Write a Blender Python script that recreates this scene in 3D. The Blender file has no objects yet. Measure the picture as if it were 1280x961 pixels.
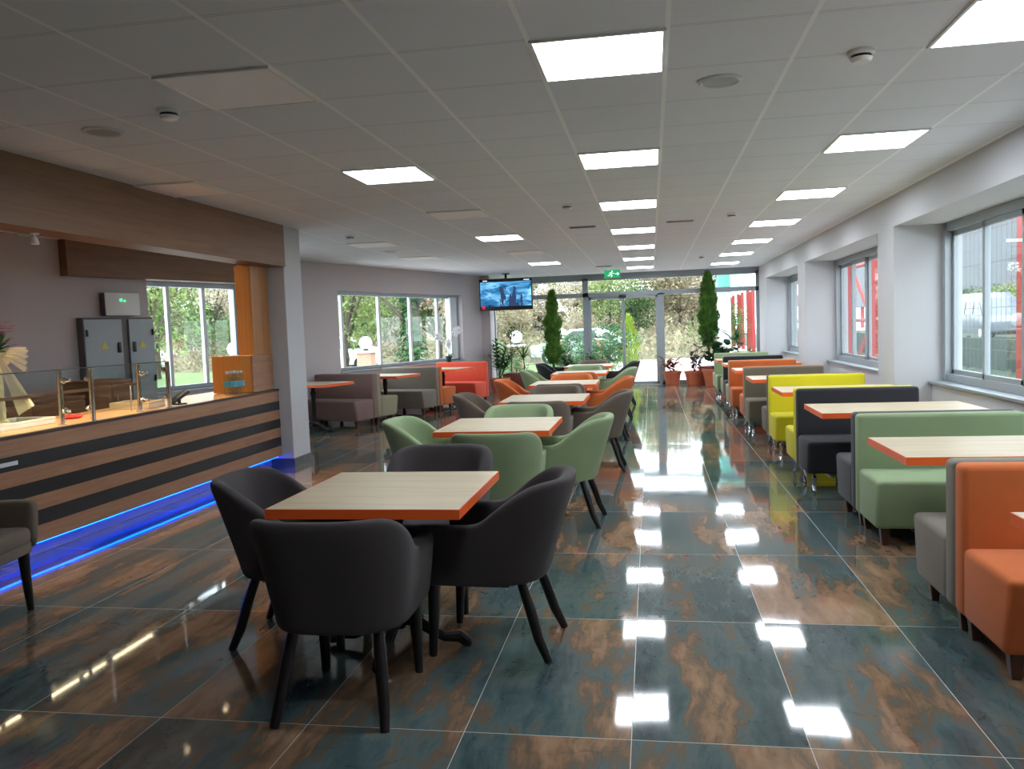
import bpy, bmesh, math, random
from mathutils import Vector, Matrix
random.seed(7)
S = bpy.context.scene
C = S.collection
PI = math.pi

# ------------------------------------------------------------------ camera, sky, exposure
def camera_axes(yaw, pitch, roll):
    cy, sy, cp, sp = math.cos(yaw), math.sin(yaw), math.cos(pitch), math.sin(pitch)
    f = Vector((-sy*cp, cy*cp, -sp)); r = Vector((cy, sy, 0)); u = r.cross(f)
    cr, sr = math.cos(roll), math.sin(roll)
    return cr*r + sr*u, -sr*r + cr*u, f
R_, U_, F_ = camera_axes(0.16977, 0.0677, -0.03665)
cam_data = bpy.data.cameras.new('camera'); cam = bpy.data.objects.new('camera', cam_data); C.objects.link(cam)
EYE = 1.468
mw = Matrix.Identity(4)
for k in range(3):
    mw[k][0], mw[k][1], mw[k][2] = R_[k], U_[k], -F_[k]
mw[2][3] = EYE
cam.matrix_world = mw
cam_data.sensor_fit = 'HORIZONTAL'; cam_data.sensor_width = 36.0
cam_data.lens = 1025.99/1280*36; cam_data.clip_start = 0.05; cam_data.clip_end = 500
S.camera = cam

S.view_settings.view_transform = 'Standard'; S.view_settings.look = 'None'
S.view_settings.exposure = 0.42; S.view_settings.gamma = 1.0; S.view_settings.use_curve_mapping = False
try:
    S.cycles.use_denoising = True
    S.cycles.max_bounces = 8; S.cycles.diffuse_bounces = 5; S.cycles.glossy_bounces = 4
    S.cycles.transparent_max_bounces = 12; S.cycles.caustics_reflective = True; S.cycles.blur_glossy = 1.0; S.cycles.caustics_refractive = False
    S.cycles.sample_clamp_indirect = 8.0
except Exception:
    pass
SKY_STRENGTH = 6.0
PANEL_STRENGTH = 19.0
PANEL_COLOR = (0.87, 0.93, 1.0)

w = bpy.data.worlds.new('overcast_sky'); S.world = w; w.use_nodes = True
nt = w.node_tree; nt.nodes.clear()
wo = nt.nodes.new('ShaderNodeOutputWorld'); bg = nt.nodes.new('ShaderNodeBackground')
tc = nt.nodes.new('ShaderNodeTexCoord'); nz = nt.nodes.new('ShaderNodeTexNoise'); rp = nt.nodes.new('ShaderNodeValToRGB')
nz.inputs['Scale'].default_value = 2.5; nz.inputs['Detail'].default_value = 4
rp.color_ramp.elements[0].position = .3; rp.color_ramp.elements[0].color = (.74, .83, .98, 1)
rp.color_ramp.elements[1].position = .7; rp.color_ramp.elements[1].color = (.92, .96, 1, 1)
nt.links.new(tc.outputs['Generated'], nz.inputs['Vector']); nt.links.new(nz.outputs['Fac'], rp.inputs['Fac'])
nt.links.new(rp.outputs['Color'], bg.inputs['Color']); bg.inputs['Strength'].default_value = SKY_STRENGTH
nt.links.new(bg.outputs[0], wo.inputs[0])

# ------------------------------------------------------------------ helpers: materials
def lin(c):
    return tuple((x/255/12.92 if x/255 <= .04045 else ((x/255+.055)/1.055)**2.4) for x in c)
class NT:
    def __init__(s, name):
        s.m = bpy.data.materials.new(name); s.m.use_nodes = True
        s.t = s.m.node_tree; s.t.nodes.clear()
        s.out = s.t.nodes.new('ShaderNodeOutputMaterial')
    def n(s, kind, **kw):
        nd = s.t.nodes.new(kind)
        for k, v in kw.items(): setattr(nd, k, v)
        return nd
    def set(s, sock, v):
        if isinstance(v, bpy.types.NodeSocket): s.t.links.new(v, sock)
        elif v is not None:
            if isinstance(v, tuple) and len(v) == 3 and sock.type == 'RGBA': v = (*v, 1)
            sock.default_value = v
    def math(s, op, a, b=None, c=None):
        nd = s.n('ShaderNodeMath', operation=op); s.set(nd.inputs[0], a)
        if b is not None: s.set(nd.inputs[1], b)
        if c is not None: s.set(nd.inputs[2], c)
        return nd.outputs[0]
    def vec(s, op, a, b=None):
        nd = s.n('ShaderNodeVectorMath', operation=op); s.set(nd.inputs[0], a)
        if b is not None: s.set(nd.inputs[1], b)
        return nd.outputs[0]
    def co(s, which='Object'):
        return s.n('ShaderNodeTexCoord').outputs[which]
    def mapping(s, v, scale=(1, 1, 1), rot=(0, 0, 0), loc=(0, 0, 0)):
        nd = s.n('ShaderNodeMapping'); s.set(nd.inputs['Vector'], v)
        nd.inputs['Scale'].default_value = scale; nd.inputs['Rotation'].default_value = rot; nd.inputs['Location'].default_value = loc
        return nd.outputs[0]
    def noise(s, v, scale, detail=3, rough=.5, dist=0.0, out='Fac'):
        nd = s.n('ShaderNodeTexNoise'); s.set(nd.inputs['Vector'], v)
        nd.inputs['Scale'].default_value = scale; nd.inputs['Detail'].default_value = detail
        nd.inputs['Roughness'].default_value = rough; nd.inputs['Distortion'].default_value = dist
        return nd.outputs[out]
    def ramp(s, f, stops):
        nd = s.n('ShaderNodeValToRGB'); s.set(nd.inputs['Fac'], f); e = nd.color_ramp.elements
        while len(e) < len(stops): e.new(.5)
        for el, (p, c) in zip(e, stops): el.position = p; el.color = (*c, 1)
        return nd.outputs['Color']
    def mix(s, f, a, b):
        nd = s.n('ShaderNodeMix', data_type='RGBA'); s.set(nd.inputs['Factor'], f)
        s.set(nd.inputs['A'] if False else nd.inputs[6], a); s.set(nd.inputs[7], b)
        return nd.outputs[2]
    def bump(s, h, strength=.1, dist=.01):
        nd = s.n('ShaderNodeBump'); s.set(nd.inputs['Height'], h)
        nd.inputs['Strength'].default_value = strength; nd.inputs['Distance'].default_value = dist
        return nd.outputs[0]
    def principled(s, color, rough=.5, metal=0.0, normal=None, **kw):
        b = s.n('ShaderNodeBsdfPrincipled'); s.set(b.inputs['Base Color'], color); s.set(b.inputs['Roughness'], rough)
        s.set(b.inputs['Metallic'], metal)
        if normal is not None: s.set(b.inputs['Normal'], normal)
        for k, v in kw.items(): s.set(b.inputs[k.replace('_', ' ')], v)
        s.t.links.new(b.outputs[0], s.out.inputs[0]); return b
def plain(name, rgb, rough=.5, metal=0.0, var=.08, scale=8.0, bump=0.0, bscale=200.0, **kw):
    t = NT(name); c = lin(rgb); v = t.co()
    f = t.noise(v, scale, 3)
    col = t.mix(f, tuple(x*(1-var) for x in c), tuple(min(1, x*(1+var)) for x in c))
    nrm = t.bump(t.noise(v, bscale, 2), bump, .002) if bump else None
    t.principled(col, rough, metal, nrm, **kw); return t.m
def fabric(name, rgb):
    t = NT(name); c = lin(rgb); v = t.co()
    f = t.noise(v, 260, 2, .7); g = t.noise(v, 5, 2)
    k = t.math('ADD', t.math('MULTIPLY', f, .6), t.math('MULTIPLY', g, .4))
    col = t.mix(k, tuple(x*.78 for x in c), tuple(min(1, x*1.22) for x in c))
    t.principled(col, .92, 0, t.bump(f, .25, .002), Sheen_Weight=.08, Sheen_Roughness=.5); return t.m
def wood(name, a, b, rough=.45, axis='y', scale=1.0):
    t = NT(name); v = t.co()
    sc = {'y': (14, .8, 14), 'x': (.8, 14, 14), 'z': (14, 14, .8)}[axis]
    m = t.mapping(v, tuple(x*scale for x in sc))
    f = t.noise(m, 1.6, 5, .6, .6); g = t.noise(m, 6, 3)
    k = t.math('ADD', t.math('MULTIPLY', f, .7), t.math('MULTIPLY', g, .3))
    t.principled(t.ramp(k, [(.32, lin(a)), (.68, lin(b))]), rough); return t.m
def emit(name, rgb, strength):
    t = NT(name); e = t.n('ShaderNodeEmission'); e.inputs[0].default_value = (*rgb, 1); e.inputs[1].default_value = strength
    t.t.links.new(e.outputs[0], t.out.inputs[0]); return t.m
def glass(name, tint=(.93, .97, .96), ior=1.45):
    t = NT(name); tr = t.n('ShaderNodeBsdfTransparent'); tr.inputs[0].default_value = (*tint, 1)
    gl = t.n('ShaderNodeBsdfGlossy'); gl.inputs['Roughness'].default_value = .01
    lw = t.n('ShaderNodeLayerWeight'); lw.inputs[0].default_value = .5
    r0 = .5*((ior-1)/(ior+1))**2
    fr = t.math('ADD', r0, t.math('MULTIPLY', t.math('POWER', lw.outputs['Facing'], 5.0), .8))
    mx = t.n('ShaderNodeMixShader'); t.t.links.new(fr, mx.inputs[0])
    t.t.links.new(tr.outputs[0], mx.inputs[1]); t.t.links.new(gl.outputs[0], mx.inputs[2])
    t.t.links.new(mx.outputs[0], t.out.inputs[0]); return t.m
def leafmat(name, cols, scale=3.0, rough=.55):
    t = NT(name); v = t.n('ShaderNodeNewGeometry').outputs['Position']
    oi = t.n('ShaderNodeObjectInfo').outputs['Random']
    f = t.noise(v, scale, 4, .65)
    f = t.math('ADD', f, t.math('MULTIPLY', t.math('SUBTRACT', oi, .5), .35))
    n = len(cols)
    col = t.ramp(f, [(.28+.44*i/(n-1), lin(c)) for i, c in enumerate(cols)])
    b = t.n('ShaderNodeBsdfDiffuse'); t.set(b.inputs[0], col)
    tl = t.n('ShaderNodeBsdfTranslucent'); t.set(tl.inputs[0], col)
    gl = t.n('ShaderNodeBsdfGlossy'); gl.inputs['Roughness'].default_value = rough; gl.inputs[0].default_value = (.6, .6, .6, 1)
    m1 = t.n('ShaderNodeMixShader'); m1.inputs[0].default_value = .3
    t.t.links.new(b.outputs[0], m1.inputs[1]); t.t.links.new(tl.outputs[0], m1.inputs[2])
    m2 = t.n('ShaderNodeMixShader'); m2.inputs[0].default_value = .05
    t.t.links.new(m1.outputs[0], m2.inputs[1]); t.t.links.new(gl.outputs[0], m2.inputs[2])
    t.t.links.new(m2.outputs[0], t.out.inputs[0]); return t.m

# ------------------------------------------------------------------ helpers: geometry
class MB:
    def __init__(s): s.bm = bmesh.new()
    def add(s, tmp, mat=None):
        if mat is not None: bmesh.ops.transform(tmp, matrix=mat, verts=tmp.verts)
        me = bpy.data.meshes.new('tmp'); tmp.to_mesh(me); tmp.free(); s.bm.from_mesh(me); bpy.data.meshes.remove(me); return s
    def box(s, x0, x1, y0, y1, z0, z1, bev=0.0, seg=2, mat=None, taper=None):
        t = bmesh.new(); bmesh.ops.create_cube(t, size=1)
        for v in t.verts:
            top = v.co.z > 0
            v.co = Vector(((x0+x1)/2+v.co.x*(x1-x0), (y0+y1)/2+v.co.y*(y1-y0), (z0+z1)/2+v.co.z*(z1-z0)))
            if taper and not top:   # taper = (dx0, dx1, dy0, dy1) moves of the bottom edges
                v.co.x += taper[0] if v.co.x < (x0+x1)/2 else -taper[1]
                v.co.y += taper[2] if v.co.y < (y0+y1)/2 else -taper[3]
        if bev: bmesh.ops.bevel(t, geom=t.edges[:], offset=bev, segments=seg, profile=.5, affect='EDGES')
        return s.add(t, mat)
    def tube(s, pts, rad, n=10, cap=True, sq=1.0):
        t = bmesh.new(); rings = []; up = Vector((0, 0, 1))
        P = [Vector(p) for p in pts]
        if not hasattr(rad, '__len__'): rad = [rad]*len(P)
        for i, p in enumerate(P):
            d = (P[min(i+1, len(P)-1)]-P[max(i-1, 0)]).normalized()
            a = d.cross(up)
            if a.length < .05: a = d.cross(Vector((0, 1, 0)))
            a.normalize(); b = d.cross(a)
            rings.append([t.verts.new(p+a*math.cos(2*PI*k/n)*rad[i]+b*math.sin(2*PI*k/n)*rad[i]*sq) for k in range(n)])
        for i in range(len(rings)-1):
            for k in range(n):
                t.faces.new((rings[i][k], rings[i][(k+1) % n], rings[i+1][(k+1) % n], rings[i+1][k]))
        if cap:
            t.faces.new(rings[0][::-1]); t.faces.new(rings[-1])
        bmesh.ops.recalc_face_normals(t, faces=t.faces)
        return s.add(t)
    def lathe(s, prof, n=20, loc=(0, 0, 0), mat=None):
        t = bmesh.new(); rings = []
        for r, z in prof:
            rings.append([t.verts.new((loc[0]+r*math.cos(2*PI*k/n), loc[1]+r*math.sin(2*PI*k/n), loc[2]+z)) for k in range(n)])
        for i in range(len(rings)-1):
            for k in range(n):
                t.faces.new((rings[i][k], rings[i][(k+1) % n], rings[i+1][(k+1) % n], rings[i+1][k]))
        t.faces.new(rings[0][::-1]); t.faces.new(rings[-1])
        bmesh.ops.recalc_face_normals(t, faces=t.faces)
        return s.add(t, mat)
    def ball(s, c, r, sub=2, scale=(1, 1, 1)):
        t = bmesh.new(); bmesh.ops.create_icosphere(t, subdivisions=sub, radius=r)
        return s.add(t, Matrix.Translation(c) @ Matrix.Diagonal((*scale, 1)))
    def prism(s, poly, z0, z1, bev=0.0, mat=None):
        t = bmesh.new(); lo = [t.verts.new((x, y, z0)) for x, y in poly]; hi = [t.verts.new((x, y, z1)) for x, y in poly]
        n = len(poly); t.faces.new(lo[::-1]); t.faces.new(hi)
        for k in range(n): t.faces.new((lo[k], lo[(k+1) % n], hi[(k+1) % n], hi[k]))
        bmesh.ops.recalc_face_normals(t, faces=t.faces)
        if bev: bmesh.ops.bevel(t, geom=t.edges[:], offset=bev, segments=2, profile=.5, affect='EDGES')
        return s.add(t, mat)
    def quad(s, *pts):
        s.bm.faces.new([s.bm.verts.new(p) for p in pts]); return s
    def leaf(s, base, d, length, width, droop=.3, seg=4, fold=.15, up=Vector((0, 0, 1))):
        d = Vector(d).normalized(); side = d.cross(up)
        if side.length < .05: side = d.cross(Vector((1, 0, 0)))
        side.normalize(); p = Vector(base); nrm = side.cross(d); prev = None
        for i in range(seg+1):
            f = i/seg; ww = width*.5*math.sin(PI*min(1, .12+f*.86))**.8
            row = [s.bm.verts.new(p-side*ww+nrm*ww*fold), s.bm.verts.new(p), s.bm.verts.new(p+side*ww+nrm*ww*fold)]
            if prev:
                s.bm.faces.new((prev[0], prev[1], row[1], row[0])); s.bm.faces.new((prev[1], prev[2], row[2], row[1]))
            prev = row
            d = (d+Vector((0, 0, -droop/seg*(1+f)))).normalized(); p = p+d*length/seg
            nrm = side.cross(d)
        return s
    def build(s, name, mat, parent=None, smooth=True, angle=38):
        me = bpy.data.meshes.new(name); s.bm.to_mesh(me); s.bm.free()
        if mat: me.materials.append(mat)
        if smooth:
            for p in me.polygons: p.use_smooth = True
            try: me.set_sharp_from_angle(angle=math.radians(angle))
            except Exception: pass
        o = bpy.data.objects.new(name, me); C.objects.link(o)
        if parent: o.parent = parent
        return o
def thing(name, label, cat, loc=(0, 0, 0), rz=0.0, group=None):
    o = bpy.data.objects.new(name, None); C.objects.link(o); o.empty_display_size = .1
    o.location = loc; o.rotation_euler = (0, 0, rz); return tag(o, label, cat, group)
def tag(o, label, cat, group=None):
    o['label'] = label; o['category'] = cat
    if group: o['group'] = group
    return o
def struct(o):
    o['kind'] = 'structure'; return o
def dup(root, loc, rz, label, group=None, mats=None):
    KIDS = kids
    r = root.copy(); C.objects.link(r); r.location = loc; r.rotation_euler = (0, 0, rz); r['label'] = label
    if group: r['group'] = group
    for ch in KIDS(root):
        c = ch.copy(); C.objects.link(c); c.parent = r; swap(c, mats)
        for g in KIDS(ch):
            d = g.copy(); C.objects.link(d); d.parent = c; swap(d, mats)
    return r
def kids(o): return [c for c in bpy.data.objects if c.parent == o]
def swap(o, mats):
    if mats and o.data and o.data.materials and o.data.materials[0] in mats:
        key = (o.data.name, mats[o.data.materials[0]].name)
        if key not in swapped:
            me = o.data.copy(); me.materials[0] = mats[o.data.materials[0]]; swapped[key] = me
        o.data = swapped[key]
swapped = {}

# ------------------------------------------------------------------ materials
HC = 2.716
X0, Y0 = 0.1003, 3.6265            # ceiling grid origin
FX, FY, FW, FL = -0.104, 2.84, 0.608, 1.196   # floor tile grid

def make_floor_mat():
    t = NT('polished_marble_tile'); v = t.co()
    sep = t.n('ShaderNodeSeparateXYZ'); t.set(sep.inputs[0], v)
    u = t.math('DIVIDE', t.math('SUBTRACT', sep.outputs[0], FX), FW)
    q = t.math('DIVIDE', t.math('SUBTRACT', sep.outputs[1], FY), FL)
    iu, iq = t.math('FLOOR', u), t.math('FLOOR', q)
    cmb = t.n('ShaderNodeCombineXYZ'); t.set(cmb.inputs[0], iu); t.set(cmb.inputs[1], iq)
    wn = t.n('ShaderNodeTexWhiteNoise', noise_dimensions='3D'); t.set(wn.inputs['Vector'], cmb.outputs[0])
    rnd = wn.outputs['Color']
    off = t.vec('MULTIPLY', rnd, (3.0, 3.0, 6.0))
    base = t.vec('ADD', v, off)
    warp = t.noise(base, 2.2, 3, .55, out='Color')
    base2 = t.vec('ADD', base, t.vec('MULTIPLY', t.vec('SUBTRACT', warp, (.5, .5, .5)), (.16, .16, 0)))
    band = t.mapping(base2, (2.0, .55, 1.0), (0, 0, math.radians(-33)))
    f = t.noise(band, 1.3, 6, .52, .1)
    fine = t.noise(t.mapping(base2, (12, 1.8, 1), (0, 0, math.radians(-35))), 1.5, 7, .66, .15)
    blot = t.noise(base, 9, 5, .6)
    k = t.math('ADD', t.math('MULTIPLY', f, .62), t.math('ADD', t.math('MULTIPLY', fine, .26), t.math('MULTIPLY', blot, .10)))
    col = t.ramp(k, [(.33, lin((46, 60, 63))), (.43, lin((68, 86, 88))), (.475, lin((84, 98, 97))), (.505, lin((100, 86, 72))),
                     (.55, lin((138, 108, 84))), (.66, lin((166, 137, 112)))])
    vein = t.n('ShaderNodeTexVoronoi', feature='DISTANCE_TO_EDGE')
    t.set(vein.inputs['Vector'], t.vec('ADD', base2, t.vec('MULTIPLY', t.noise(base, 6, 4, out='Color'), (.25, .25, 0)))); vein.inputs['Scale'].default_value = 2.6
    vf = t.math('MULTIPLY', t.math('LESS_THAN', vein.outputs['Distance'], .006), t.math('MULTIPLY', blot, .45))
    col = t.mix(vf, col, lin((24, 24, 26)))
    fu = t.math('FRACT', u); fq = t.math('FRACT', q)
    du = t.math('MULTIPLY', t.math('MINIMUM', fu, t.math('SUBTRACT', 1.0, fu)), FW)
    dq = t.math('MULTIPLY', t.math('MINIMUM', fq, t.math('SUBTRACT', 1.0, fq)), FL)
    g = t.math('LESS_THAN', t.math('MINIMUM', du, dq), .0015)
    col = t.mix(g, col, lin((178, 178, 172)))
    rough = t.math('ADD', t.math('MULTIPLY', g, .5), t.math('ADD', .035, t.math('MULTIPLY', blot, .03)))
    tilt = t.vec('MULTIPLY', t.vec('SUBTRACT', rnd, (.5, .5, .5)), (.006, .006, 0))
    wav = t.vec('MULTIPLY', t.vec('SUBTRACT', t.noise(v, 5, 1, out='Color'), (.5, .5, .5)), (.006, .006, 0))
    nrm = t.vec('NORMALIZE', t.vec('ADD', t.n('ShaderNodeNewGeometry').outputs['Normal'], t.vec('ADD', tilt, wav)))
    t.principled(col, rough, 0, nrm, IOR=1.62); return t.m
def make_ceiling_mat():
    t = NT('mineral_ceiling_tile'); v = t.co()
    sep = t.n('ShaderNodeSeparateXYZ'); t.set(sep.inputs[0], v)
    u = t.math('DIVIDE', t.math('SUBTRACT', sep.outputs[0], X0), .6); q = t.math('DIVIDE', t.math('SUBTRACT', sep.outputs[1], Y0), .6)
    fu = t.math('FRACT', u); fq = t.math('FRACT', q)
    du = t.math('MULTIPLY', t.math('MINIMUM', fu, t.math('SUBTRACT', 1.0, fu)), .6)
    dq = t.math('MULTIPLY', t.math('MINIMUM', fq, t.math('SUBTRACT', 1.0, fq)), .6)
    run = t.math('LESS_THAN', du, .011); tee = t.math('LESS_THAN', dq, .006); gap = t.math('LESS_THAN', dq, .010)
    sp = t.noise(v, 120, 2, .8)
    col = t.mix(sp, lin((222, 225, 232)), lin((234, 237, 244)))
    iu = t.n('ShaderNodeCombineXYZ'); t.set(iu.inputs[0], t.math('FLOOR', u)); t.set(iu.inputs[1], t.math('FLOOR', q))
    wn = t.n('ShaderNodeTexWhiteNoise', noise_dimensions='3D'); t.set(wn.inputs['Vector'], iu.outputs[0])
    col = t.mix(t.math('MULTIPLY', wn.outputs['Value'], .16), col, lin((206, 209, 218)))
    col = t.mix(gap, col, lin((172, 170, 176))); col = t.mix(tee, col, lin((234, 234, 238))); col = t.mix(run, col, lin((246, 246, 248)))
    t.principled(col, .85); return t.m
FLOOR = make_floor_mat(); CEIL = make_ceiling_mat()
WALL = plain('warm_white_paint', (192, 184, 186), .8, var=.03, scale=2, bump=.06, bscale=90)
WALLR = plain('white_paint', (190, 190, 193), .75, var=.03, scale=2, bump=.06, bscale=90)
SKIRT = plain('dark_marble_skirting', (78, 78, 80), .15, var=.5, scale=9)
ALU = plain('grey_aluminium', (156, 163, 168), .45, .35, var=.04)
ALUW = plain('pale_aluminium', (205, 208, 210), .4, .1, var=.03)
GLASS = glass('window_glass'); CGLASS = glass('counter_glass', (.88, .93, .92), 1.5)
BROWN = wood('brown_laminate', (112, 78, 52), (136, 98, 68), .5, 'y', .7)
OAK = wood('oak_laminate', (168, 112, 58), (190, 134, 76), .45, 'z', .7)
PANEL = wood('walnut_slat', (136, 96, 70), (164, 122, 92), .45, 'y')
BLACK = plain('black_laminate', (30, 29, 31), .4, var=.1)
BLKMET = plain('black_iron', (22, 22, 24), .45, .4, var=.15)
DARKLEG = plain('black_stained_wood', (24, 20, 21), .35, var=.2, scale=20)
BRNLEG = plain('brown_stained_wood', (78, 46, 32), .4, var=.2, scale=20)
CHROME = plain('chrome', (220, 222, 225), .08, 1.0, var=.01)
STEEL = plain('brushed_steel', (205, 196, 184), .25, .95, var=.05)
TOPW = wood('pale_oak_top', (174, 156, 126), (204, 188, 156), .38, 'x', .9)
EDGE = plain('orange_edge_band', (236, 98, 38), .4, var=.04)
WHITEP = plain('white_plastic', (232, 232, 230), .4, var=.02)
GREYMET = plain('grey_enamel', (152, 160, 164), .4, .1, var=.03)
DARK = plain('dark_plastic', (28, 29, 32), .35, var=.1)
TERRA = plain('terracotta', (178, 94, 62), .7, var=.12, scale=14)
SOIL = plain('potting_soil', (52, 38, 30), .95, var=.35, scale=40, bump=.5, bscale=60)
PANELON = emit('lit_diffuser', PANEL_COLOR, PANEL_STRENGTH)
PANELOFF = plain('unlit_diffuser', (255, 248, 252), .6, var=.0)
BLUE = emit('blue_led', (.0, .05, 1.0), 30.0)
WARMLED = emit('warm_led', (1.0, .74, .46), 26.0)
FAB = {'charcoal': fabric('charcoal_fabric', (56, 50, 51)), 'green': fabric('sage_green_fabric', (132, 150, 112)),
       'brown': fabric('taupe_fabric', (100, 88, 76)), 'orange': fabric('burnt_orange_fabric', (190, 98, 44)),
       'yellow': fabric('lime_yellow_fabric', (206, 194, 24)), 'black': fabric('black_fabric', (36, 35, 40)),
       'grey': fabric('dark_grey_fabric', (70, 68, 72)), 'olive': fabric('olive_fabric', (110, 102, 84)),
       'mauve': fabric('mauve_brown_fabric', (128, 104, 98)), 'stone': fabric('stone_green_fabric', (150, 144, 118)),
       'red': fabric('coral_red_fabric', (214, 82, 58)), 'taupe': fabric('grey_taupe_fabric', (122, 114, 102))}
LEAF = leafmat('glossy_leaf', [(28, 62, 30), (48, 92, 42), (84, 128, 60)], 6)
LEAFD = leafmat('dark_leaf', [(34, 66, 40), (56, 98, 58), (84, 126, 76)], 6)
LEAFT = leafmat('conifer_leaf', [(66, 104, 38), (106, 150, 58), (150, 184, 84)], 7)
LEAFR = leafmat('croton_leaf', [(84, 92, 56), (160, 84, 66), (206, 116, 84)], 8)
LEAFP = leafmat('purple_leaf', [(66, 56, 62), (104, 78, 84), (116, 112, 88)], 8)
FOLA = leafmat('autumn_leaves', [(92, 88, 70), (138, 124, 98), (172, 160, 132), (122, 130, 92)], .35)
FOLG = leafmat('garden_leaves', [(52, 76, 40), (96, 124, 66), (150, 160, 100)], .6)
FOLY = leafmat('pale_autumn_leaves', [(128, 120, 98), (168, 156, 132), (200, 192, 170)], .5)
FOLB = leafmat('blue_green_leaves', [(44, 78, 50), (80, 118, 76), (120, 150, 108)], 1.2)
BARK = plain('bark', (84, 74, 64), .9, var=.35, scale=5)
REDP = plain('red_painted_steel', (160, 38, 34), .5, var=.08)
BRICK = plain('pale_red_brick', (188, 140, 122), .9, var=.18, scale=12)
GLOBE = plain('opal_globe', (248, 248, 248), .3, var=.01)

# ------------------------------------------------------------------ room shell
A = Vector((-5.64, 12.953)); ANG = math.atan2(0.287, 0.958)      # left wall: through A, turned by ANG
def LW(s, t=0.0, z=0.0):
    u = Vector((math.sin(ANG), math.cos(ANG))); n = Vector((math.cos(ANG), -math.sin(ANG)))
    p = A+u*s+n*t; return Vector((p.x, p.y, z))
YB, YF = -2.2, 20.2
p0 = LW(-15.8); p1 = LW(6.1)
outline = [(3.2, YB-.25), (3.2, YF+.1), (-4.0, YF+.1), (p1.x-.25, p1.y+.1), (p0.x-.25, p0.y), ]
struct(MB().prism(outline, -.12, 0).build('floor', FLOOR, smooth=False))
struct(MB().prism(outline, HC, HC+.2).build('ceiling', CEIL, smooth=False))

def at_left(o):
    o.location = (A.x, A.y, 0); o.rotation_euler = (0, 0, -ANG); return o
KW = (-3.15, -1.44, .79, 2.285); HW = (.83, 5.22, .82, 2.25)
m = MB()
T_ = -.28
m.box(T_, 0, -15.8, KW[0], 0, HC); m.box(T_, 0, KW[0], KW[1], 0, KW[2]); m.box(T_, 0, KW[0], KW[1], KW[3], HC)
m.box(T_, 0, KW[1], HW[0], 0, HC); m.box(T_, 0, HW[0], HW[1], 0, HW[2]); m.box(T_, 0, HW[0], HW[1], HW[3], HC); m.box(T_, 0, HW[1], 6.1, 0, HC)
m.box(0, .22, -6.4, -4.98, 0, HC)
struct(at_left(m.build('wall_left', WALL, smooth=False)))
# right wall: piers, lintel and recessed lower wall with three bays in view
XW, XG = 2.53, 3.02
BAYS = [(1.0, 4.1), (4.72, 9.24), (9.86, 14.28), (14.95, 19.0)]
m = MB()
m.box(XW, 3.2, YB, YF, 2.39, HC)
ed = [YB]
for a, b in BAYS: ed += [a, b]
ed.append(YF)
for k in range(0, len(ed), 2): m.box(XW, 3.2, ed[k], ed[k+1], 0, 2.39)
for a, b in BAYS: m.box(XG-.12, 3.2, a, b, 0, .76)
struct(m.build('wall_right', WALLR, smooth=False))
struct(MB().box(-11.2, 3.2, YB-.25, YB, 0, HC).build('wall_behind', BROWN, smooth=False))
# return wall between the left wall and the glazed entrance front
struct(MB().prism([(-4.35, 18.8), (-3.68, 18.8), (-3.86, YF+.1), (-4.2, YF+.1)], 0, HC).build('wall_return', WALL, smooth=False))
# column at the end of the counter, with marble skirting, and the one at the left edge
def column(name, x0, x1, y0, y1):
    c = struct(MB().box(x0, x1, y0, y1, 0, HC, .006, 1).build(name, WALLR, smooth=False))
    sk = struct(MB().box(x0-.012, x1+.012, y0-.012, y1+.012, 0, .085).build('trim_1' if 'right' in name else 'trim_2', SKIRT, smooth=False))
    return c
column('column_right', -4.62, -4.05, 8.74, 9.2)
column('column_left', -4.62, -4.06, 3.75, 4.32)
struct(MB().box(-4.3, -4.03, YB, 8.74, 2.255, HC).build('beam', BROWN, smooth=False))
struct(at_left(MB().box(0, .14, -4.36, -1.2, 2.287, HC).build('beam_left', BROWN, smooth=False)))

# --- windows
def pane_window(name, parts, place=None):
    """parts: list of (kind, box, material)"""
    root = MB(); first = True
    for kind, bx, mt in parts:
        if kind == 'frame': root.box(*bx, .004, 1)
    r = struct(root.build(name, ALU, smooth=False))
    g = MB()
    for kind, bx, mt in parts:
        if kind == 'pane': g.box(*bx)
    g.build('pane', GLASS, r, smooth=False)
    for kind, bx, mt in parts:
        if kind not in ('frame', 'pane'): MB().box(*bx, .003, 1).build(kind, mt, r, smooth=False)
    if place: place(r)
    return r
def left_window(name, s0, s1, z0, z1, mull, jamb=True):
    P = [('frame', (-.2, -.12, s0, s1, z0, z0+.06), 0), ('frame', (-.2, -.10, s0, s1, z1-.07, z1), 0),
         ('frame', (-.2, -.12, s0, s0+.05, z0, z1), 0), ('frame', (-.2, -.12, s1-.05, s1, z0, z1), 0),
         ('pane', (-.168, -.16, s0+.04, s1-.04, z0+.05, z1-.06), 0), ('window_sill', (-.26, .03, s0-.02, s1+.02, z0-.035, z0), ALU)]
    for s in mull: P.append(('mullion', (-.19, -.13, s-.028, s+.028, z0+.05, z1-.06), ALUW))
    if jamb: P.append(('side_post', (-.19, -.06, s1-.42, s1-.16, z0+.03, z1-.05), ALUW))
    return pane_window(name, P, at_left)
left_window('window_1', KW[0], KW[1], KW[2], KW[3], [KW[0]+.45, KW[0]+1.08], False)
left_window('window_2', HW[0], HW[1], HW[2], HW[3], [HW[0]+.28, HW[0]+1.42, HW[0]+2.5, HW[0]+3.55])
n = 3
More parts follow.
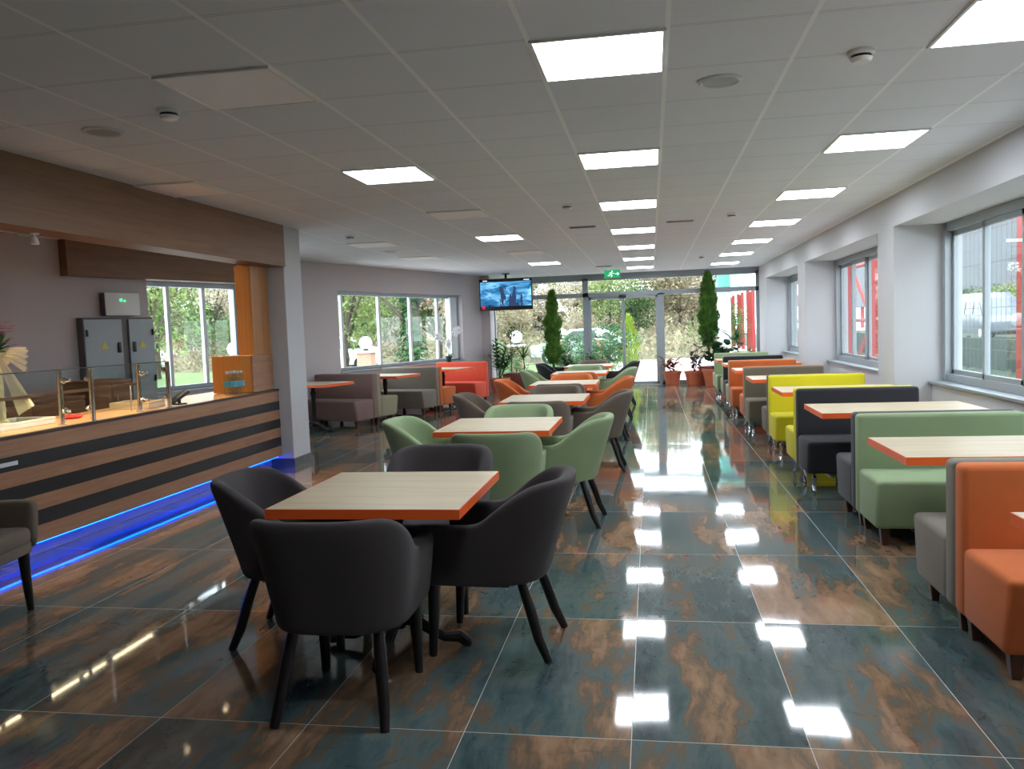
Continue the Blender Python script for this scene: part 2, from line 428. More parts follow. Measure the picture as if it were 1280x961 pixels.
for a, b in BAYS:
    P = [('frame', (XG, XG+.1, a, b, .76, .84), 0), ('frame', (XG, XG+.1, a, b, 2.30, 2.39), 0),
         ('frame', (XG-.02, XG+.1, a, a+.09, .76, 2.39), 0), ('frame', (XG-.02, XG+.1, b-.09, b, .76, 2.39), 0),
         ('pane', (XG+.055, XG+.063, a+.08, b-.08, .83, 2.31), 0), ('window_sill', (XG-.16, XG+.05, a, b, .735, .762), ALU)]
    k = max(2, round((b-a)/.95)); st = (b-.09-a-.09)/k
    for j in range(k):
        y0, y1 = a+.09+j*st, a+.09+(j+1)*st; dx = .0 if j % 2 else .03
        P.append(('sash', (XG+.02+dx, XG+.06+dx, y0-.005, y0+.05, .83, 2.31), ALU)); P.append(('sash', (XG+.02+dx, XG+.06+dx, y1-.05, y1+.005, .83, 2.31), ALU))
        P.append(('sash', (XG+.02+dx, XG+.06+dx, y0, y1, .83, .885), ALU)); P.append(('sash', (XG+.02+dx, XG+.06+dx, y0, y1, 2.25, 2.31), ALU))
    pane_window('window_%d' % n, P); n += 1
# --- entrance front
ya, yb = YF-.05, YF+.06
struct(MB().box(-4.0, XW, ya-.03, YF+.1, 2.635, HC).build('trim_3', ALU, smooth=False))
XM = [-3.88, -1.56, .25, XW]
def front(name, x0, x1, low=True, h0=2.635, h1=2.635):
    P = [('frame', (x0, x1, ya, yb, 2.56, 2.635), 0), ('frame', (x0, x1, ya, yb, 2.16, 2.27), 0),
         ('frame', (x0, x0+.07, ya, yb, 0, h0), 0), ('frame', (x1-.07, x1, ya, yb, 0, h1), 0)]
    if low: P += [('frame', (x0, x1, ya, yb, 0, .09), 0), ('pane', (x0+.06, x1-.06, YF, YF+.01, .08, 2.17), 0)]
    P += [('pane', (x0+.06 if h0 > 2.3 else x0, x1-.06 if h1 > 2.3 else x1, YF, YF+.01, 2.26, 2.57), 0)]
    return pane_window(name, P)
front('window_7', XM[0], XM[1]); front('window_8', XM[1], XM[2], False, 2.635, 2.2); front('window_9', XM[2], XM[3], True, 2.2, 2.635)
def sliding(name, x0, x1, y):
    P = [('frame', (x0, x0+.06, y-.02, y+.02, .01, 2.16), 0), ('frame', (x1-.06, x1, y-.02, y+.02, .01, 2.16), 0),
         ('frame', (x0, x1, y-.02, y+.02, .01, .08), 0), ('frame', (x0, x1, y-.02, y+.02, 2.1, 2.16), 0),
         ('pane', (x0+.05, x1-.05, y-.004, y+.004, .07, 2.11), 0)]
    return pane_window(name, P)
sliding('door_1', -1.49, -.62, YF+.025); sliding('door_2', -.69, .18, YF-.03)
sn = tag(MB().box(-.75, -.57, YF-.13, YF-.05, 2.12, 2.2, .02).build('door_sensor', DARK), 'small black motion sensor above the middle of the sliding entrance doors', 'sensor')

# ------------------------------------------------------------------ furniture makers
def make_armchair():
    f = FAB['charcoal']
    t = thing('armchair', '', 'chair', group='armchairs around the square tables')
    # wrap-around shell swept along a U-shaped plan
    path = []
    hw, yb_, yf_, rc = .245, -.235, .27, .17
    for k in range(7): path.append((hw, yf_-(yf_-(yb_+rc))*k/6, 1, 0))
    for k in range(1, 7):
        a = PI/2*k/6; path.append((hw-rc+rc*math.cos(a), yb_+rc-rc*math.sin(a), math.cos(a), -math.sin(a)))
    half = path[:]
    for x, y, nx, ny in reversed(half): path.append((-x, y, -nx, ny))
    def top(y, ny):
        d = (yf_-y)/(yf_-yb_)
        return .615+.19*min(1, max(0, (d-.52)/.40))**1.15
    bm = bmesh.new(); rings = []
    N = len(path)
    for i, (x, y, nx, ny) in enumerate(path):
        zt = top(y, ny); th = .075
        back = max(0, -ny); ring = []
        prof = [(.000, .325), (.004, .40), (.012, .50), (.016, .60), (.0, None)]
        def lean(z): return (.028+.10*back**1.2)*max(0, (z-.33)/.47)**1.25
        for fz in (0, .12, .35, .6, .82, .95):
            z = .325+(zt-.325)*fz; o = th*.5+lean(z)-(.02*(1-fz)**2)
            ring.append(Vector((x+nx*o, y+ny*o, z)))
        z = zt; o = lean(z); ring.append(Vector((x+nx*(o+th*.28), y+ny*(o+th*.28), zt+.002))); ring.append(Vector((x+nx*(o-th*.28), y+ny*(o-th*.28), zt-.002)))
        for fz in (.95, .7, .35, .0):
            z = .40+(zt-.40)*fz; o = -th*.5+lean(z)
            ring.append(Vector((x+nx*o, y+ny*o, z)))
        rings.append([bm.verts.new(p) for p in ring])
    K = len(rings[0])
    for i in range(N-1):
        for k in range(K): bm.faces.new((rings[i][k], rings[i][(k+1) % K], rings[i+1][(k+1) % K], rings[i+1][k]))
    for r, sgn in ((rings[0], 1), (rings[-1], -1)):
        c = [bm.verts.new(v.co+Vector((0, .022, 0))*1.0) for v in r]
        cen = sum((v.co for v in c), Vector())/K
        for v in c: v.co = cen+(v.co-cen)*.8+Vector((0, .004, 0))
        for k in range(K): bm.faces.new((r[k], r[(k+1) % K], c[(k+1) % K], c[k]))
        bm.faces.new(c)
    bmesh.ops.recalc_face_normals(bm, faces=bm.faces)
    mb = MB(); mb.bm.free(); mb.bm = bm
    sh = mb.build('back_shell', f, t, angle=80)
    sd = sh.modifiers.new('soft', 'SUBSURF'); sd.levels = 1; sd.render_levels = 2
    MB().box(-.215, .215, -.13, .29, .375, .475, .035, 3).build('seat_cushion', f, t, angle=60)
    MB().box(-.22, .22, -.12, .28, .325, .39, .012, 2).build('seat_base', f, t, angle=60)
    for sx in (-1, 1):
        MB().tube([(sx*.205, .235, .335), (sx*.208, .24, .18), (sx*.212, .25, .0)], [.032, .026, .019], 8).build('leg', DARKLEG, t, angle=60)
        MB().tube([(sx*.17, -.165, .335), (sx*.187, -.205, .22), (sx*.203, -.24, .1), (sx*.215, -.285, .0)], [.022, .025, .023, .018], 8).build('leg', DARKLEG, t, angle=60)
    return t
CHAIR0 = make_armchair(); chair_used = []
def armchair(x, y, rz, colour, label):
    if not chair_used:
        chair_used.append(1); o = CHAIR0; o.location = (x, y, 0); o.rotation_euler = (0, 0, rz); o['label'] = label; return o
    return dup(CHAIR0, (x, y, 0), rz, label, None, None if colour == 'charcoal' else {FAB['charcoal']: FAB[colour]})

def make_table(name, lx, ly, zt):
    t = thing(name, '', 'table')
    th = .042
    MB().box(-lx/2+.003, lx/2-.003, -ly/2+.003, ly/2-.003, zt-th+.002, zt, .002, 1).build('tabletop', TOPW, t, smooth=False)
    e = MB(); a, b = lx/2, ly/2; z0, z1 = zt-th, zt-.001
    e.box(-a, a, -b, -b+.004, z0, z1); e.box(-a, a, b-.004, b, z0, z1); e.box(-a, -a+.004, -b+.004, b-.004, z0, z1); e.box(a-.004, a, -b+.004, b-.004, z0, z1)
    e.build('edge_band', EDGE, t, smooth=False)
    MB().lathe([(.03, .09), (.045, .11), (.036, .14), (.032, .2), (.032, .55), (.044, .6), (.034, .63), (.03, zt-.06)], 16).build('pedestal', BLKMET, t)
    MB().box(-.2, .2, -.2, .2, zt-.06, zt-th, .004, 1).build('mounting_plate', BLKMET, t)
    for k in range(4):
        a = PI/2*k; d = Vector((math.cos(a), math.sin(a), 0)); q = lambda r, z: d*r+Vector((0, 0, z))
        MB().tube([q(.0, .13), q(.08, .13), q(.15, .085), q(.22, .05), q(.29, .055), q(.33, .025), q(.335, .012)], [.03, .03, .024, .022, .028, .024, .014], 8).build('foot', BLKMET, t)
    return t
TABLE0 = make_table('dining_table', .84, .88, .75); TABLE0['group'] = 'square tables down the middle'
table_used = []
def place(proto, used, loc, rz, label, mats=None):
    if not used:
        used.append(1); proto.location = loc; proto.rotation_euler = (0, 0, rz); proto['label'] = label; return proto
    return dup(proto, loc, rz, label, None, mats)

ROWS = [(-1.20, 3.62, 'charcoal', 'charcoal'), (-1.14, 6.10, 'green', 'pale green'), (-1.08, 8.33, 'brown', 'taupe brown'),
        (-1.11, 10.55, 'orange', 'burnt orange'), (-1.11, 12.85, 'green', 'green'), (-1.12, 15.05, 'black', 'black')]
TNAME = ['nearest square table', 'second square table from the camera', 'third square table from the camera',
         'fourth square table from the camera', 'fifth square table from the camera', 'last square table before the entrance']
for (x, y, colr, cn), tn in zip(ROWS, TNAME):
    place(TABLE0, table_used, (x, y, 0), 0, 'pale wood top with orange edge and black foot, the %s' % tn.replace(' square', ' square'))
def around(i, offs):
    x, y, colr, cn = ROWS[i]
    sides = {'n': (0, -1, 'its back to the camera'), 's': (0, 1, 'facing the camera'), 'l': (-1, 0, 'on the counter side'), 'r': (1, 0, 'on the booth side')}
    for k, (dx, dy, rz, c2) in offs.items():
        cname = {'charcoal': 'charcoal', 'green': 'pale green' if i == 1 else 'green', 'brown': 'taupe brown', 'orange': 'burnt orange', 'black': 'black'}[c2 or colr]
        lab = '%s armchair %s at the %s' % (cname, 'with its back to the camera' if k == 'n' else sides[k][2], tn_short[i])
        armchair(x+dx, y+dy, rz, c2 or colr, lab)
tn_short = ['nearest square table', 'second square table', 'third square table', 'fourth square table', 'fifth square table', 'last table before the entrance']
H = PI/2
around(0, {'n': (-.03, -.53, .03, None), 's': (.0, .70, PI, None), 'l': (-.52, .12, -H+.05, None), 'r': (.45, .10, H-.06, None)})
around(1, {'n': (.10, -.62, .04, None), 's': (.0, .66, PI, None), 'l': (-.52, .0, -H-.05, None), 'r': (.46, .02, H-.05, None)})
around(2, {'n': (.02, -.64, .0, None), 's': (.0, .66, PI, None), 'l': (-.60, .1, -H, None), 'r': (.50, .06, H, None)})
around(3, {'n': (.02, -.64, .0, 'brown'), 's': (.0, .66, PI, None), 'l': (-.56, .1, -H, None), 'r': (.50, .06, H, None)})
around(4, {'n': (.02, -.64, .0, 'orange'), 's': (.0, .66, PI, None), 'l': (-.58, .1, -H, None), 'r': (.50, .06, H, None)})
around(5, {'n': (.02, -.64, .0, 'green'), 's': (.0, .66, PI, 'brown'), 'l': (-.62, .1, -H, None), 'r': (.52, .06, H, None)})
armchair(-3.66, 3.72, -H+.2, 'brown', 'taupe armchair cut by the left frame edge beside the counter front')

def make_bench(width, zb, legs, f):
    # local: faces -y, rear face of the backrest at y = 0, x from 0 to width
    t = thing('booth_bench', '', 'bench')
    zl = .115 if legs == 'wood' else .155
    MB().box(0, width, -.115, 0, zl, zb, .028, 3).build('backrest', f, t, angle=60)
    MB().box(0, width, -.60, -.105, zl, .435, .03, 3, taper=(.0, .0, .06, 0)).build('seat', f, t, angle=60)
    for (x, y) in ((.07, -.06), (width-.07, -.06), (.07, -.47), (width-.07, -.47)):
        if legs == 'wood': MB().box(x-.03, x+.03, y-.03, y+.03, 0, .12, .004, 1, taper=(.012, .012, .012, .012)).build('leg', BRNLEG, t)
        else:
            sx = -1 if x < width/2 else 1
            MB().tube([(x, y, .165), (x, y-.014, .12), (x, y+.006, .05), (x+sx*.008, y-.012, .0)], [.03, .023, .015, .02], 12).build('leg', CHROME, t)
    return t
bench_cache = {}
def bench(width, zb, legs, colour, loc, rz, label, group):
    k = (width, legs, colour)
    if k not in bench_cache:
        o = bench_cache[k] = make_bench(width, zb, legs, FAB[colour])
        o.location = loc; o.rotation_euler = (0, 0, rz); o['label'] = label
    else: o = dup(bench_cache[k], loc, rz, label)
    o['group'] = group; return o
GB, GL = 'booth benches along the window wall', 'booth benches along the left wall'
def pair(kind, x, y, c1, c2, l1, l2):
    wd, zb = (1.05, .80) if kind == 'wood' else (1.02, .84)
    bench(wd, zb, kind, c1, (x, y-.003, 0), 0, l1, GB); bench(wd, zb, kind, c2, (x+wd, y+.003, 0), PI, l2, GB)
pair('wood', 1.33, 3.95, 'orange', 'taupe', 'burnt orange booth bench nearest the camera by the window wall', 'grey taupe booth bench back to back with the nearest orange bench')
pair('wood', 1.37, 5.97, 'green', 'grey', 'sage green booth bench on wooden feet, behind the second booth table', 'dark grey booth bench back to back with the sage green bench')
pair('chrome', 1.265, 7.70, 'black', 'yellow', 'black booth bench on chrome feet facing the third booth table', 'lime yellow bench seat showing beyond the black backrest')
pair('chrome', 1.285, 9.62, 'yellow', 'brown', 'lime yellow booth bench with its whole backrest in view', 'taupe brown bench back to back with the lime yellow backrest')
pair('chrome', 1.215, 11.45, 'olive', 'orange', 'olive brown booth bench just beyond the yellow bench', 'orange bench seat back to back with the olive brown bench')
pair('chrome', 1.195, 13.40, 'orange', 'stone', 'burnt orange booth bench with chrome feet far down the window wall', 'pale stone bench back to back with the far orange bench')
pair('chrome', 1.245, 15.05, 'black', 'stone', 'black booth bench last but one before the entrance glazing', 'pale stone bench back to back with the far black bench')
pair('chrome', 1.22, 16.65, 'green', 'stone', 'green booth bench at the entrance end of the window row', 'pale stone bench at the entrance end behind the green backrest')
TB0 = make_table('booth_table', 1.2, .74, .75); TB0['group'] = 'booth tables along the window wall'; tb_used = []
for y, lab in ((2.78, 'booth table cut by the right frame edge, before the nearest orange bench'), (4.74, 'booth table between the taupe bench and the sage green bench'),
               (6.80, 'booth table between the sage green pair and the black bench'), (8.70, 'booth table before the lime yellow backrest'),
               (10.58, 'booth table before the olive brown bench'), (12.52, 'booth table before the far orange bench'),
               (14.25, 'booth table before the far black bench'), (15.85, 'booth table at the entrance end before the green bench')):
    x0 = 1.25 if y < 9 else 1.19
    place(TB0, tb_used, (x0+.6, y, 0), 0, 'pale oak orange-edged ' + lab)
def lpair(s, c1, c2, l1, l2):
    a = LW(s-.003, .13); b = LW(s+.003, 1.31)
    bench(1.18, .83, 'wood', c1, a, -ANG, l1, GL)
    if c2: bench(1.18, .83, 'wood', c2, b, PI-ANG, l2, GL)
lpair(.05, 'mauve', 'stone', 'mauve brown booth bench nearest by the left wall, next to the white column', 'stone green seat back to back with the mauve brown bench')
lpair(1.98, 'taupe', 'orange', 'grey taupe booth bench under the middle of the left window', 'orange seat back to back with the bench under the left window')
lpair(3.90, 'red', None, 'coral red booth bench below the white orchid', None)
TL0 = make_table('wall_booth_table', 1.0, .74, .75); TL0['group'] = 'booth tables along the left wall'; tl_used = []
for s_, lab in ((-.92, 'pale table with red-orange edge before the mauve brown bench'), (.98, 'pale table with red-orange edge before the grey taupe bench'),
               (2.92, 'pale table with red-orange edge before the coral red bench')):
    place(TL0, tl_used, LW(s_, .82), -ANG, lab)

# ------------------------------------------------------------------ ceiling fittings
def make_light(on):
    t = thing('ceiling_light' if on else 'unlit_ceiling_panel', '', 'ceiling light')
    e = MB(); z0, z1 = -.012, 0
    for a in ((-.296, .296, -.296, -.281), (-.296, .296, .281, .296), (-.296, -.281, -.281, .281), (.281, .296, -.281, .281)): e.box(*a, z0, z1)
    e.build('frame', WHITEP, t, smooth=False)
    MB().box(-.281, .281, -.281, .281, -.009, -.001).build('diffuser', PANELON if on else PANELOFF, t, smooth=False)
    return t
LON, LOFF = None, None; on_used, off_used = [], []
LON = make_light(True); LON['group'] = 'lit ceiling panels'; LOFF = make_light(False); LOFF['group'] = 'unlit ceiling panels'
ORD = ['first', 'second', 'third', 'fourth', 'fifth', 'sixth', 'seventh', 'eighth', 'ninth']
def tile(i, k): return (X0+.6*(i+.5), Y0+.6*(k+.5), HC-.001)
for j, k in enumerate((24, 20, 16, 12, 8, 4, 0, -4)):
    place(LON, on_used, tile(-1, k), 0, '%s lit square panel from the entrance in the middle ceiling row' % ORD[j])
for j, k in enumerate((24, 20, 16, 12, 8, 4, 0)):
    place(LON, on_used, tile(2, k), 0, '%s lit square panel from the entrance in the window-side ceiling row' % ORD[j])
for j, k in enumerate((20, 12, 4)):
    place(LON, on_used, tile(-4, k), 0, '%s lit square panel from the entrance in the counter-side ceiling row' % ORD[j])
for k, lab in ((16, 'between the far two lit counter-side panels'), (8, 'between the nearer two lit counter-side panels'), (0, 'nearest the camera')):
    place(LOFF, off_used, tile(-4, k), 0, 'pale unlit square ceiling panel %s' % lab)
for k, lab in ((16, 'above the coral red bench'), (12, 'past the white column'), (4, 'against the brown beam over the counter')):
    place(LOFF, off_used, tile(-7, k), 0, 'pale unlit square ceiling panel %s' % lab)
def make_detector():
    t = thing('smoke_detector', '', 'smoke detector', group='smoke detectors')
    MB().lathe([(.062, 0), (.062, -.014), (.054, -.022), (.05, -.022)], 24).build('base', WHITEP, t)
    MB().lathe([(.046, -.020), (.046, -.034)], 24).build('vent_ring', DARK, t)
    MB().lathe([(.05, -.034), (.05, -.040), (.04, -.052), (.012, -.056)], 24).build('cap', WHITEP, t); return t
DET = make_detector(); det_used = []
for x, y, lab in ((1.01, 4.2, 'nearest the window wall'), (-2.54, 4.16, 'between the pale panel and the brown beam'), (-.82, 8.5, 'left of the second and third middle panels'),
                  (.96, 10.0, 'between the middle and window-side rows'), (.99, 16.2, 'far away near the entrance'), (-3.72, 10.0, 'beside the white column')):
    place(DET, det_used, (x, y, HC), 0, 'small white round smoke detector on the ceiling %s' % lab)
def make_speaker():
    t = thing('ceiling_speaker', '', 'speaker', group='ceiling speakers')
    MB().lathe([(.115, 0), (.115, -.008), (.098, -.014), (.09, -.008)], 32).build('ring', ALUW, t)
    MB().lathe([(.09, -.002), (.09, -.008), (.03, -.011)], 32).build('grille', GREYMET, t); return t
SPK = make_speaker(); spk_used = []
for x, y, lab in ((.385, 4.49, 'right of the nearest middle light panel'), (-3.15, 4.46, 'close to the brown beam over the counter'), (-3.9, 12.2, 'above the left wall benches')):
    place(SPK, spk_used, (x, y, HC), 0, 'round flush speaker grille in the ceiling %s' % lab)
def make_slot():
    t = thing('ceiling_vent', '', 'vent', group='slot vents')
    MB().box(-.17, .17, -.07, .07, -.006, 0, .002, 1).build('frame', GREYMET, t, smooth=False)
    m = MB()
    for k in range(4): m.box(-.155, .155, -.052+k*.028, -.034+k*.028, -.011, -.004)
    m.build('grille', DARK, t, smooth=False); return t
SLOT = make_slot(); slot_used = []
for x, y, lab in ((-.82, 10.46, 'left of the third middle light panel'), (.385, 10.45, 'right of the third middle light panel'), (-.95, 17.55, 'just before the green exit sign')):
    place(SLOT, slot_used, (x, y, HC), 0, 'narrow slotted ceiling vent %s' % lab)
# exit sign
t = thing('exit_sign', 'green emergency exit sign with white running figure hung before the entrance', 'sign', (-.80, 18.0, HC))
MB().box(-.17, .17, -.012, .012, -.23, -.06, .006).build('plate', emit('exit_green', (.02, .42, .16), .8), t)
MB().tube([(-.1, 0, 0), (-.1, 0, -.07)], .005, 6).build('rod', WHITEP, t); MB().tube([(.1, 0, 0), (.1, 0, -.07)], .005, 6).build('rod', WHITEP, t)
m = MB(); W_ = emit('exit_white', (.85, 1, .9), 1.0)
def bar(m, pts, wd):
    for (x0, z0), (x1, z1) in zip(pts, pts[1:]):
        d = Vector((x1-x0, 0, z1-z0)); L = d.length; a = math.atan2(z1-z0, x1-x0)
        m.box(-L/2-wd/3, L/2+wd/3, -.002, .002, -wd/2, wd/2, mat=Matrix.Translation(((x0+x1)/2, -.0125, (z0+z1)/2)) @ Matrix.Rotation(-a, 4, 'Y'))
bar(m, [(-.01, -.115), (-.03, -.155), (.0, -.18), (-.02, -.21)], .018); bar(m, [(-.03, -.155), (-.065, -.18), (-.09, -.175)], .016)
bar(m, [(-.01, -.118), (.025, -.14), (.045, -.128)], .012); bar(m, [(-.012, -.118), (-.05, -.118), (-.062, -.14)], .012)
m.ball((.0, -.012, -.092), .016, 2, (1, .3, 1)); m.build('running_figure', W_, t)
m = MB(); bar(m, [(.07, -.145), (.14, -.145)], .016); bar(m, [(.115, -.115), (.145, -.145), (.115, -.175)], .014); m.build('arrow', W_, t)
# television
t = thing('television', 'flat television showing a blue picture, hung from the ceiling near the entrance', 'television', (-3.20, 18.3, 2.245), .0)
TVW, TVH = .605, .355
MB().box(-TVW, TVW, -.03, .03, -TVH, TVH, .012).build('housing', DARK, t)
tv = NT('blue_tv_picture'); v = tv.co()
f = tv.noise(tv.mapping(v, (1.2, 1, 3.5)), 2.2, 5, .6, .8); g = tv.noise(tv.mapping(v, (5.5, 1, 1.1), loc=(3, 0, 0)), 1.4, 3, .5)
col = tv.ramp(f, [(.3, lin((16, 44, 78))), (.47, lin((48, 112, 160))), (.62, lin((120, 184, 222))), (.75, lin((170, 214, 236)))])
sx = tv.n('ShaderNodeSeparateXYZ'); tv.set(sx.inputs[0], v)
mask = tv.math('MULTIPLY', tv.math('LESS_THAN', tv.math('ABSOLUTE', tv.math('SUBTRACT', sx.outputs[0], .12)), .26), tv.math('LESS_THAN', sx.outputs[2], .18))
col = tv.mix(tv.math('MULTIPLY', mask, tv.math('GREATER_THAN', g, .5)), col, lin((44, 58, 88)))
em = tv.n('ShaderNodeEmission'); tv.set(em.inputs[0], col); em.inputs[1].default_value = 1.25; tv.t.links.new(em.outputs[0], tv.out.inputs[0])
sc_ = MB().box(-TVW+.025, TVW-.025, -.034, -.028, -TVH+.09, TVH-.07).build('screen', tv.m, t, smooth=False)
MB().ball((-TVW+.09, -.034, -TVH+.075), .038, 2, (1, .15, 1)).build('red_badge', emit('red_badge', (.8, .02, .08), .8), t)
m = MB(); m.box(-TVW+.09, -TVW+.19, -.035, -.03, TVH-.052, TVH-.03); m.box(TVW-.19, TVW-.06, -.035, -.03, TVH-.052, TVH-.03); m.build('caption_marks', emit('tv_white', (.8, .85, .9), .8), t, smooth=False)
m = MB(); m.tube([(.0, .05, .1), (.0, .05, HC-2.245)], .025, 10); m.box(-.08, .08, .0, .1, HC-2.245-.02, HC-2.245-.002, .004); m.box(-.12, .12, .03, .06, -.12, .14, .006); m.build('ceiling_mount', BLKMET, t)

# ------------------------------------------------------------------ serving counter
XC = -4.19; CY0, CY1 = 4.34, 8.725
t = thing('serving_counter', 'long wooden serving counter with black stripes and blue light under its front', 'counter', (0, 0, 0))
MB().box(XC-.03, XC, CY0, CY1, .12, .862, .002, 1).build('front_panel', PANEL, t, smooth=False)
for z0, z1 in ((.652, .748), (.447, .545), (.238, .342)):
    MB().box(XC, XC+.003, CY0, CY1, z0, z1).build('black_stripe', BLACK, t, smooth=False)
MB().box(XC-.035, XC+.012, CY0, CY1, .862, .884, .003, 1).build('front_trim', plain('dark_brown_trim', (62, 46, 40), .4), t, smooth=False)
MB().box(XC-.72, XC-.036, CY0, CY1, .842, .88, .003, 1).build('worktop', wood('worktop_laminate', (176, 136, 92), (202, 162, 116), .3), t, smooth=False)
MB().box(XC-.70, XC-.16, CY0, CY1, 0.002, .84).build('carcass', PANEL, t, smooth=False)
MB().box(XC-.155, XC-.13, CY0, CY1, 0.001, .118).build('plinth', plain('grey_plinth', (140, 140, 150), .25, .2), t, smooth=False)
m = MB()
yy = CY0+.02
while yy < CY1-.05:
    m.tube([(XC-.040+random.uniform(-.004, .004), yy, .110), (XC-.040, min(yy+.52, CY1-.02), .110)], .006, 6); yy += .52
m.build('blue_light_strip', BLUE, t)
MB().box(XC+.003, XC+.006, 4.62, 4.80, .686, .714, .001, 1).build('name_plate', ALUW, t, smooth=False)
# glass guard on the counter
t = thing('glass_guard', 'glass guard on steel posts along the counter top', 'glass screen', (0, 0, .88))
MB().box(XC-.063, XC-.055, CY0+.02, 6.66, .06, .41).build('glass_pane', CGLASS, t, smooth=False)
MB().box(XC-.066, XC-.052, CY0+.02, 6.66, .408, .416, .002, 1).build('top_edge', plain('green_glass_edge', (44, 62, 64), .2), t, smooth=False)
for y, xx in ((5.40, -.12), (6.34, -.12), (5.61, -.02), (6.62, -.02), (4.55, -.12)):
    p = MB().lathe([(.032, 0), (.032, .008), (.019, .012), (.019, .40), (.021, .405), (.012, .415)], 14, (XC+xx, y, 0)).build('post', STEEL, t)
    d = -.055-xx
    for z in (.10, .33):
        m = MB().tube([(XC+xx, y, z), (XC+xx+d*1.35, y, z)], .014, 10); m.ball((XC+xx+d*.5, y, z), .026, 2); m.build('clamp', CHROME, p)
t = thing('warm_light_bar', 'slim warm light bar running low inside the counter glass', 'lamp', (XC-.24, 0, .88))
q = MB(); q.box(-.018, .018, CY0+.1, 6.5, .228, .24); q.box(-.018, -.015, CY0+.1, 6.5, .218, .228); q.box(.015, .018, CY0+.1, 6.5, .218, .228); q.build('housing', BROWN, t, smooth=False)
MB().box(-.0145, .0145, CY0+.12, 6.48, .222, .2275).build('light_strip', WARMLED, t, smooth=False)
for y in (4.6, 5.55, 6.4): MB().tube([(0, y, 0), (0, y, .222)], .006, 8).build('stand', STEEL, t)
# things on the worktop
m = thing('tray', 'pale shallow wooden tray at the end of the counter glass', 'tray', (XC-.40, 6.72, .881), .1)
MB().box(-.17, .17, -.14, .14, 0, .012, .003).build('bottom', OAK, m); q = MB()
for a in ((-.18, .18, -.15, -.138), (-.18, .18, .138, .15), (-.18, -.168, -.138, .138), (.168, .18, -.138, .138)): q.box(*a, 0, .06, .003, 1)
q.build('rim', plain('pale_tray_rim', (214, 198, 170), .5), m)
m = thing('card_terminal', 'dark payment terminal tilted on a small stand at the counter glass end', 'payment terminal', (XC-.15, 6.98, .881), -.5)
MB().box(-.05, .05, -.05, .05, 0, .012, .004).build('stand', DARK, m)
MB().box(-.045, .045, -.10, .10, -.018, .018, .012, 3, mat=Matrix.Translation((0, 0, .07)) @ Matrix.Rotation(.5, 4, 'X')).build('body', DARK, m)
MB().box(-.035, .035, -.0, .085, .018, .020, .001, 1, mat=Matrix.Translation((0, 0, .07)) @ Matrix.Rotation(.5, 4, 'X')).build('screen', plain('grey_screen', (90, 104, 118), .2), m)
MB().box(-.012, .012, -.012, .012, .01, .06, .003).build('neck', DARK, m)
r = MB()
for k in range(9):
    a = k*.7; r.ball((.05*math.cos(a)*k/6, .06*math.sin(a)*k/6, .012+.004*(k % 3)), .035, 2, (1.3, 1, .42))
tag(r.build('red_cloth', fabric('red_cloth_fabric', (206, 40, 40))), 'crumpled red cloth on the worktop behind a guard post', 'cloth').location = (XC-.38, 5.88, .88)
def make_tub():
    t = thing('food_tray', '', 'tray', group='steel trays on the counter')
    MB().prism([(-.16, -.26), (.16, -.26), (.16, .26), (-.16, .26)], 0, .012, .003).build('base', WHITEP, t); q = MB()
    for a in ((-.17, .17, -.27, -.258), (-.17, .17, .258, .27), (-.17, -.158, -.258, .258), (.158, .17, -.258, .258)): q.box(*a, 0, .05, .004, 1)
    q.build('rim', WHITEP, t); MB().box(-.155, .155, -.255, .255, .03, .038, .003).build('lid', CGLASS, t); return t
TUB = make_tub(); tub_used = []
for y, lab in ((4.86, 'at the left frame edge'), (5.28, 'before the red cloth')):
    place(TUB, tub_used, (XC-.46, y, .881), 0, 'white shallow food tray on the worktop %s' % lab)
def make_bottle():
    t = thing('water_bottle', '', 'bottle', group='water bottles at the counter end'); t.scale = (1.15, 1.15, 1.2)
    PET = glass('clear_plastic', (.86, .92, .95), 1.4)
    MB().lathe([(.026, 0), (.031, .008), (.031, .05), (.029, .055), (.031, .06), (.031, .13), (.024, .165), (.012, .185), (.012, .192)], 16).build('body', PET, t)
    MB().lathe([(.0318, .072), (.0318, .118)], 16).build('paper_label', plain('teal_label', (70, 150, 176), .4), t)
    MB().lathe([(.014, .188), (.014, .206), (.012, .208)], 14).build('cap', plain('pale_blue_cap', (150, 190, 214), .4), t); return t
BOT = make_bottle(); bot_used = []
for k, (dx, dy, lab) in enumerate(((0, 0, 'first of the front row from the left'), (.0, .075, 'second of the front row'), (0, .15, 'third of the front row'),
                                   (-.075, 0, 'left one of the back row'), (-.075, .075, 'middle one of the back row'), (-.075, .15, 'right one of the back row'))):
    place(BOT, bot_used, (XC-.10+dx, 7.92+dy, .884), 0, 'small clear water bottle with blue label, %s' % lab)
# wood cabinets at the end of the counter
t = thing('end_cabinet', 'low orange oak cabinet standing on the counter end by the column', 'cabinet', (0, 0, 0))
MB().box(-4.70, -4.24, 8.22, 8.70, .886, 1.285, .003, 1).build('body', OAK, t, smooth=False)
MB().box(-4.238, -4.226, 8.22, 8.70, .886, 1.285, .002, 1).build('side_panel', PANEL, t, smooth=False)
t = thing('tall_cabinet', 'tall oak panel tower rising to the brown beam beside the white column', 'cabinet', (0, 0, 0))
MB().box(-4.42, -4.25, 8.30, 8.70, 1.287, 2.252, .003, 1).build('body', OAK, t, smooth=False)
MB().box(-4.248, -4.238, 8.30, 8.70, 1.287, 2.252, .002, 1).build('side_panel', wood('oak_dark_side', (150, 100, 54), (170, 118, 68), .45, 'z', .7), t, smooth=False)
